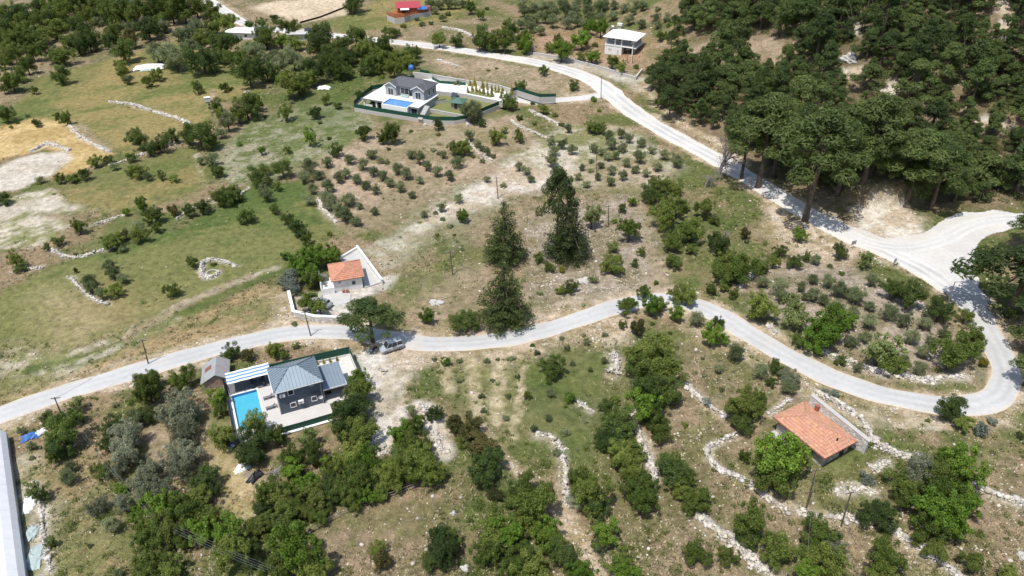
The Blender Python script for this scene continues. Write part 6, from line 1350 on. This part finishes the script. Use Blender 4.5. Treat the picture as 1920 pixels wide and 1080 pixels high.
for a in [('a', (102, 745), (114, 775), 'wooden pole beside the lower road above the greenhouse'), ('b', (267, 637), (278, 682), 'thin wooden pole on the verge of the big green field'),
 ('c', (570, 584), (583, 630), 'wooden pole at the road edge in front of the white capped yard wall'), ('d', (1525, 880), (1512, 952), 'stout wooden pole just below the corner of the stone house'),
 ('e', (1582, 923), (1577, 987), 'wooden pole standing in the scattered white stones right of the stout pole'), ('f', (839, 471), (849, 515), 'wooden pole on the bare slope left of the central conifers'),
 ('g', (1116, 286), (1119, 322), 'wooden pole among the upper orchard olives'), ('h', (1125, 143), (1127, 185), 'tall pole at the driveway mouth on the gravel road'),
 ('i', (926, 332), (934, 372), 'wooden pole on the pale slope above the central conifers'), ('j', (1176, 92), (1177, 118), 'left of two poles in front of the white two storey house'),
 ('k', (1185, 80), (1186, 118), 'right of two poles in front of the white two storey house'), ('l', (1140, 385), (1141, 422), 'wooden pole on the grey slope right of the tallest pine'),
 ('n', (283, 967), (291, 998), 'dark pole in the trees at lower left carrying the cables'), ('o', (315, 68), (319, 84), 'thin pole at the top edge of the upper left meadow')]: pole(*a)
pole('m', (1778, 528), (1765, 604), 'street lamp pole on the knoll beside the hairpin road', 'lamp', .1, m='steel')
def cable(a, b, sag, label, n=3):
    e = empty('power_cable', a, 0, label, 'cable')
    for k in range(n):
        off = Vector((.3 * (k - (n - 1) / 2), .2 * (k - (n - 1) / 2), 0)); prev = None; mb = MB()
        for j in range(13):
            u = j / 12; p_ = (b - a) * u + off - Z_ * (4 * sag * u * (1 - u))
            if prev is not None: mb.tube(prev, p_, .013, k=4, cap=False)
            prev = p_
        mb.build('wire', M['steel'], e)
cable(POLES['n'], Vector((*at(520, 1115)[:2], 5.5)), .5, 'bundle of cables running from the lower left trees to the bottom edge', 4)
cable(POLES['a'], POLES['n'], .8, 'cables between the greenhouse pole and the lower left trees', 2)
cable(POLES['b'], POLES['a'], .8, 'cables between the two poles beside the lower road at left', 2)
cable(POLES['d'], Vector((*at(1498, 1090)[:2], 6.0)), .5, 'cable from the stout pole down to the bottom edge', 1)
cable(POLES['f'], POLES['i'], .8, 'cables between the two poles on the bare central slope', 2)
for k, (px, py, w, h, lab) in enumerate([(1598, 466, 1.2, .9, 'grey road sign seen from behind at the left side of the white apron'), (1675, 500, .7, .9, 'small grey road sign on the verge below the white apron')]):
    q = at(px, py); e = empty('road_sign', q, 20, lab, 'sign'); MB().tube((0, 0, -.2), (0, 0, 1.6), .04).build('post', M['steel'], e); MB().box(-w / 2, w / 2, -.03, .0, 1.0, 1.0 + h).build('board', M['steel'], e)

# ------------------------------------------------------------ vehicles
def car(name, loc, ang, label, paint, lower, L=4.3, Wd=1.74, belt=.95, roof=1.75, hood=1.0, tail=.15, rake=.55):
    """front points to +x"""
    e = empty(name, loc, ang, label, 'car'); hw = Wd / 2; h2 = L / 2
    st_ = [(-h2, .86, .42, belt - .12), (-h2 + .12, .96, .26, belt), (-h2 * .5, 1, .24, belt + .02), (h2 * .2, 1, .24, belt), (h2 - hood, 1, .24, belt - .02), (h2 - .35, .96, .26, belt - .17), (h2 - .08, .88, .3, belt - .27), (h2, .8, .4, belt - .38)]
    mb = MB(); rings = []
    for x, k, zb, zt in st_: rings.append([(x, -hw * k * .9, zb), (x, -hw * k, zb + .18), (x, -hw * k, zt - .14), (x, -hw * k * .88, zt), (x, hw * k * .88, zt), (x, hw * k, zt - .14), (x, hw * k, zb + .18), (x, hw * k * .9, zb)])
    for r, s in zip(rings[:-1], rings[1:]):
        for i in range(8): mb.poly([r[i], s[i], s[(i + 1) % 8], r[(i + 1) % 8]])
    mb.poly(rings[0][::-1]); mb.poly(rings[-1]); body = mb.build('body', M[paint], e)
    mb = MB(); mb.box(-h2 + .1, h2 - .15, -hw - .012, -hw + .02, .28, .55); mb.box(-h2 + .1, h2 - .15, hw - .02, hw + .012, .28, .55); mb.build('side_panel', M[lower], e)
    xr, xf = -h2 + tail, h2 - hood; b0 = belt - .01
    base = [(xr, -hw * .87, b0), (xf, -hw * .87, b0), (xf, hw * .87, b0), (xr, hw * .87, b0)]; tp_ = [(xr + .22, -hw * .74, roof - .05), (xf - rake, -hw * .74, roof - .05), (xf - rake, hw * .74, roof - .05), (xr + .22, hw * .74, roof - .05)]
    MB().hexa(base + tp_).build('window_glass', M['glass'], e)
    mb = MB(); T4 = [Vector(p) for p in tp_]; mb.hexa([T4[0] + Vector((-.03, -.02, -.02)), T4[1] + Vector((.03, -.02, -.02)), T4[2] + Vector((.03, .02, -.02)), T4[3] + Vector((-.03, .02, -.02)), T4[0] + Vector((.05, .08, .07)), T4[1] + Vector((-.05, .08, .07)), T4[2] + Vector((-.05, -.08, .07)), T4[3] + Vector((.05, -.08, .07))]); mb.build('roof', M[paint], e)
    for s in (-1, 1):
        for u in (0.0, .36, .70, 1.0):
            q0 = Vector((xr + (xf - xr) * u, s * hw * .875, b0)); q1 = Vector((xr + .22 + (xf - rake - xr - .22) * u, s * hw * .745, roof - .04)); MB().tube(q0, q1, .045, .04, 4).build('pillar', M[paint], e)
        lamp = MB().obox((h2 - .22, s * hw * .55 - .16, belt - .40), (.20, s * .04, -.03), (0, .32, 0), (-.04, 0, .14)).build('headlight', M['white'], e)
        MB().box(-h2 - .02, -h2 + .06, s * hw * .72 - .1, s * hw * .72 + .1, .62, belt - .1).build('tail_light', M['lamp_red'], e)
        MB().box(xf - .35, xf - .2, s * (hw + .1) - .09, s * (hw + .1) + .09, belt, belt + .14).build('mirror', M[paint], e)
        for x in (-h2 + .78, h2 - .82):
            w = MB().tube((x, s * (hw - .2), .31), (x, s * (hw + .02), .31), .31, k=14).build('wheel', M['rubber'], e); MB().tube((x, s * (hw + .021), .31), (x, s * (hw + .035), .31), .19, k=10).build('rim', M['steel'], w)
    return e
f0, f1 = at(716.5, 661), at(752, 650); car('parked_van', ((f0[0] + f1[0]) / 2, (f0[1] + f1[1]) / 2, f0[2] + .05), math.degrees(math.atan2(f0[1] - f1[1], f0[0] - f1[0])), 'silver grey people carrier parked in the pine shade by the lower road', 'bluesilver', 'beigepaint', 4.3, 1.75, 1.0, 1.82, .95, .12, .55)
f0, f1 = at(588, 568), at(619, 578); car('parked_car', ((f0[0] + f1[0]) / 2, (f0[1] + f1[1]) / 2, hz1(f0[0], f0[1]) + .1), math.degrees(math.atan2(f0[1] - f1[1], f0[0] - f1[0])), 'silver saloon car parked below the small white tile roofed house', 'silverpaint', 'silverpaint', 4.4, 1.74, .9, 1.42, 1.2, .55, .7)
q = at(708, 657); mp = empty('moped', (q[0] - .5, q[1], q[2]), 70, 'small dark moped standing in front of the parked van', 'moped')
for x in (-.55, .55): MB().tube((x, -.06, .27), (x, .06, .27), .27, k=12).build('wheel', M['rubber'], mp)
MB().hexa([(-.5, -.13, .35), (.2, -.13, .3), (.2, .13, .3), (-.5, .13, .35), (-.6, -.12, .72), (.05, -.12, .68), (.05, .12, .68), (-.6, .12, .72)]).build('body', M['black'], mp); MB().tube((.5, 0, .3), (.3, 0, 1.0), .04).build('fork', M['steel'], mp); MB().tube((.28, -.32, 1.0), (.28, .32, 1.0), .025).build('handlebar', M['steel'], mp)
for k, (px, py) in enumerate(((693, 660), (699, 662))):
    q = at(px, py); e = empty('rubbish_heap', q, 30 * k, ('low grey junk pile under the roadside pine, the left one', 'low grey junk pile under the roadside pine, the one next to the moped')[k], 'heap'); g = random.Random(k)
    for j in range(9): MB().obox((g.uniform(-.7, .7), g.uniform(-.5, .5), 0), Vector((g.uniform(.2, .6), g.uniform(-.3, .3), 0)), Vector((g.uniform(-.2, .2), g.uniform(.15, .4), 0)), Vector((0, 0, g.uniform(.1, .5)))).build('scrap', M[g.choice(['wood', 'steel', 'cloth', 'darkpave'])], e)
for k, (x, y) in enumerate(((7.9, 10.1), (9.0, 10.0), (10.1, 9.9), (11.3, 9.8))):
    q = hp(x, y); crown, trunk, hc = PROTO['golden'][0]; o = empty('young_cypress', (*q, HZ - .03), 0, 'young cypress by the green rear fence of the dark house, ' + ('leftmost', 'second from left', 'third from left', 'rightmost')[k], 'cypress', 'young cypresses by the rear fence')
    c = link('crown', crown, o); link('trunk', trunk, o); o.scale = (.28, .28, .3); 
# ------------------------------------------------------------ loose stones and grass over the land
def scatter(n, seed, dens_fn):
    g = np.random.default_rng(seed); y = 58 + 330 * g.random(n) ** 1.7; x = g.uniform(-1, 1, n) * (.74 * y + 22)
    C_, S_, G_ = cover(x, y); d = np.full(n, 1e9)
    for P in ROADPTS: d = np.minimum(d, polydist([tuple(p) for p in P], x, y))
    keep = (g.random(n) < dens_fn(S_, G_)) & (d > 2.9) & ~inside(APRON, x, y)
    for (cx, cy, r) in ((*hp(2, 3), 12.5), (-22, 224, 26), (*tp(3, 4), 7), (*L2W(QO, QA, 3, 4), 6)): keep &= np.hypot(x - cx, y - cy) > r
    return x[keep], y[keep], C_[keep], g
x, y, C_, g = scatter(26000, 71, lambda S_, G_: np.clip(S_ * 1.1 - .18, 0, .95))
s = np.exp(g.normal(-2.25, .45, len(x))) * (1 + y / 300)
P = np.stack([x, y, hz(x, y) + s * .1], 1); ob = link('loose_stones', stones_mesh('loose_stones', P, np.clip(s, .05, .42), M['stone_o'], seed=5)); tag(ob, 'pale loose stones strewn over the slopes and verges', 'stones', kind='stuff')
x, y, C_, g = scatter(150000, 73, lambda S_, G_: np.clip(G_ * .9 - .1, 0, .8) * np.where(S_ < .12, .06, 1))
n = len(x); nb = 5; a = g.uniform(0, 6.28, (n, nb)); h = g.uniform(.12, .45, (n, 1)); l = g.uniform(.12, .4, (n, nb)); w = .08
bx, by, bz = x[:, None] + g.normal(0, .12, (n, nb)), y[:, None] + g.normal(0, .12, (n, nb)), hz(x, y)[:, None] - .05
v0 = np.stack([bx - np.sin(a) * w, by + np.cos(a) * w, bz + 0 * a], 2); v1 = np.stack([bx + np.sin(a) * w, by - np.cos(a) * w, bz + 0 * a], 2)
v2 = np.stack([bx + np.cos(a) * l, by + np.sin(a) * l, bz + h * g.uniform(.6, 1.2, (n, nb))], 2)
V = np.stack([v0, v1, v2], 2).reshape(-1, 3); tone = g.uniform(.7, 1.35, (n, 1)); dryk = (g.random((n, 1)) < .3)
tc = np.where(dryk, np.array([[.38, .32, .20]]), C_ * .75 + np.array([[.05, .085, .02]]) * .35) * tone
col = np.repeat(np.concatenate([tc, np.ones((n, 1))], 1), nb * 3, 0)
m, t, b = nodes('grass_tufts'); ca_ = N(t, 'ShaderNodeAttribute', attribute_name='tint'); t.links.new(ca_.outputs['Color'], b.inputs['Base Color']); b.inputs['Roughness'].default_value = .8; b.inputs['Specular IOR Level'].default_value = .1
ob = link('grass_tufts', npmesh('grass_tufts', V, np.arange(len(V)).reshape(-1, 3), m, col)); tag(ob, 'green and dry grass tufts and weeds over the open ground', 'grass', kind='stuff')

x, y, C_, g = scatter(30000, 79, lambda S_, G_: np.clip(G_ * .55 - .1, 0, .6) * np.where(S_ < .12, .03, 1))
keepw = fbm(x, y, 7, 3, 61) > .5; x, y = x[keepw][:7000], y[keepw][:7000]; r_ = np.exp(g.normal(-1.25, .5, len(x)))
V, F_ = leaves(g, list(zip(x, y, hz(x, y) + r_ * .35, r_, r_, r_ * .7)), 95000, .05, .13, .3, .5)
tag(link('low_weeds', npmesh('low_weeds', V, F_, M['oak'], ltint(g, F_))), 'low green weeds and scrub dotted over the rough ground', 'weeds', kind='stuff')

# ------------------------------------------------------------ labels that single out each plant
LM = [('the dark blue-grey pool house', 560, 740), ('the turquoise pool', 468, 775), ('the metal shed', 412, 710), ('the small white tile roofed house', 640, 515), ('the orange tiled stone house', 1530, 810),
 ('the grey villa', 770, 175), ('the green roofed pavilion', 855, 195), ('the white two storey house', 1175, 85), ('the red roofed cabin', 760, 20), ('the white roofed farm house', 450, 65), ('the flat roofed farm house', 565, 70), ('the greenhouse', 25, 950),
 ('the parked van', 735, 652), ('the silver saloon car', 604, 572), ('the sunken well', 400, 508), ('the large white sheet', 280, 127), ('the long meadow stone bank', 285, 212), ('the golden wheat patch', 120, 275), ('the grey silt patch', 60, 315), ('the pale clay patch', 60, 400),
 ('the widest roadside conifer', 945, 570), ('the tallest central pine', 1040, 360), ('the slim pointed conifer', 945, 440), ('the street lamp', 1772, 565), ('the white apron', 1740, 470), ('the white cut bank', 1660, 415), ('the hairpin bend', 1870, 730), ('the big oval stone heap', 1155, 680),
 ('the curved white stone bank', 1055, 870), ('the straight white stone bank', 1205, 830), ('the hook shaped stone bank', 1340, 865), ('the broad bottom stone bank', 1380, 1020), ('the stout wooden pole', 1518, 915), ('the wood pile', 525, 884), ('the pole fence', 690, 950), ('the solar panel', 435, 835),
 ('the dark pole with cables', 287, 985), ('the greenhouse pole', 108, 760), ('the thin field pole', 272, 660), ('the orchard pole', 1117, 305), ('the bare slope pole', 845, 495), ('the pale slope pole', 930, 352), ('the grey slope pole', 1140, 405), ('the driveway pole', 1126, 165), ('the tall dead tree', 1345, 290),
 ('the large rock in the forest', 1592, 112), ('the lone boulder at the bottom', 872, 1065), ('the right edge boulder', 1915, 1045), ('the small white heap', 607, 165), ('the blue water tank', 772, 132), ('the sandy top field', 570, 20), ('the big roadside pine', 1515, 340), ('the white rubble pile by the track', 795, 772),
 ('the yellow flowering shrub', 1053, 507), ('the left terrace stone bank', 140, 478), ('the pale box on the meadow', 390, 190), ('the top left corner', 20, 20), ('the stone line below the driveway', 1020, 220), ('the orchard stone line', 895, 283), ('the white bank at the orchard corner', 612, 395), ('the small road sign', 1675, 495), ('the grey road sign', 1598, 463), ('the left knoll stones', 1400, 522), ('the low mound', 1650, 872), ('the strewn stones in the corner', 1740, 1035), ('the pale scree gap in the forest', 1671, 175), ('the scree at the top right', 1884, 45), ('the forest clearing', 1430, 95), ('the scree near the right edge', 1850, 222)]
def sector(dx, dy):
    a = math.degrees(math.atan2(-dy, dx)) % 360
    return ['right of', 'up right of', 'beyond', 'up left of', 'left of', 'down left of', 'below', 'down right of'][int(((a + 22.5) % 360) // 45)]
ORD = ['', 'second', 'third', 'fourth', 'fifth', 'sixth', 'seventh', 'eighth', 'ninth', 'tenth', 'eleventh', 'twelfth', 'thirteenth', 'fourteenth', 'fifteenth', 'sixteenth', 'seventeenth', 'eighteenth', 'nineteenth', 'twentieth']
groups = {}
FLM = ('the large rock in the forest', 'the tall dead tree', 'the white cut bank', 'the big roadside pine', 'the pale scree gap in the forest', 'the scree at the top right', 'the forest clearing', 'the scree near the right edge', 'the white two storey house')
for o, k, px, py, w, small in PLANTS:
    if k == 'f':
        d, nm = min((math.hypot(px - a, py - b), n_) for n_, a, b in LM if n_ in FLM)
        if d > 62:
            tag(o, 'dark green pine in the closed forest on the right hillside', 'pine tree', 'pines of the hillside forest'); continue
        kind, lx, ly = 'forest pine', *[(a, b) for n_, a, b in LM if n_ == nm][0]
    else:
        cand = [(math.hypot(px - a, (py - b)), n_, a, b) for n_, a, b in LM if not (k == 'y' and 'yellow' in n_)]
        d, nm, lx, ly = min(cand); kind = KIND[k][1] + (' bush' if small or k in 'sy' else ' tree')
        size = 'large ' if w > 52 else ('small ' if w < 22 and not small else '')
        kind = (size + kind).replace('olive tree', 'olive tree')
    groups.setdefault((kind, nm, sector(px - lx, py - ly)), []).append((d, o, k))
for (kind, nm, sec), L_ in groups.items():
    L_.sort(key=lambda q: q[0])
    for i, (d, o, k) in enumerate(L_):
        if len(L_) == 1: lab = f'{kind} {sec} {nm}'
        elif i == 0: lab = f'{kind} {sec} {nm}, nearest'
        else: lab = f'{kind} {sec} {nm}, {ORD[min(i, 19)]} nearest'
        tag(o, lab, None, {'f': 'pines of the hillside forest', 'o': 'olive trees of the groves'}.get(k, 'trees and bushes of the slopes'))
# low undergrowth between the forest pines
gU = np.random.default_rng(9); ux = gU.uniform(min(fx), max(fx), 5200); uy = gU.uniform(min(fy), max(fy), 5200)
ok = inside(FOREST, ux, uy); ux, uy = ux[ok], uy[ok]; uz = hz(ux, uy)
pp = np.array([proj(a, b, c) for a, b, c in zip(ux, uy, uz)])
ok = np.ones(len(ux), bool)
for c, d, r in CLEAR: ok &= np.hypot(pp[:, 0] - c, pp[:, 1] - d) > r * .8
lbs = [(a, b, c + .3, r, r, r * .7) for a, b, c, r in zip(ux[ok][:900], uy[ok][:900], uz[ok][:900], gU.uniform(.5, 1.3, 900))]
V, F_ = leaves(gU, lbs, 40000, .10, .26, .2, .5)
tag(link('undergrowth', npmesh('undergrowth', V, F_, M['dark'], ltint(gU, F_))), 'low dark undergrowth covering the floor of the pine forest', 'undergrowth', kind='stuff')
# scrub going on beyond the sides of the view
gS = np.random.default_rng(15); sy = gS.uniform(-40, 430, 2600); sx_ = gS.uniform(-340, 300, 2600)
ok = (np.abs(sx_) > .74 * sy + 45) | (sy > 385) | (sy < 40); sx_, sy = sx_[ok][:420], sy[ok][:420]; sr = np.exp(gS.normal(.75, .4, len(sx_)))
V, F_ = leaves(gS, list(zip(sx_, sy, hz(sx_, sy) + sr * .8, sr, sr, sr * .9)), 26000, .16, .42, .2, .5)
tag(link('surrounding_scrub', npmesh('surrounding_scrub', V, F_, M['dark'], ltint(gS, F_))), 'dark scrub carrying on over the land round the valley', 'scrub', kind='stuff')
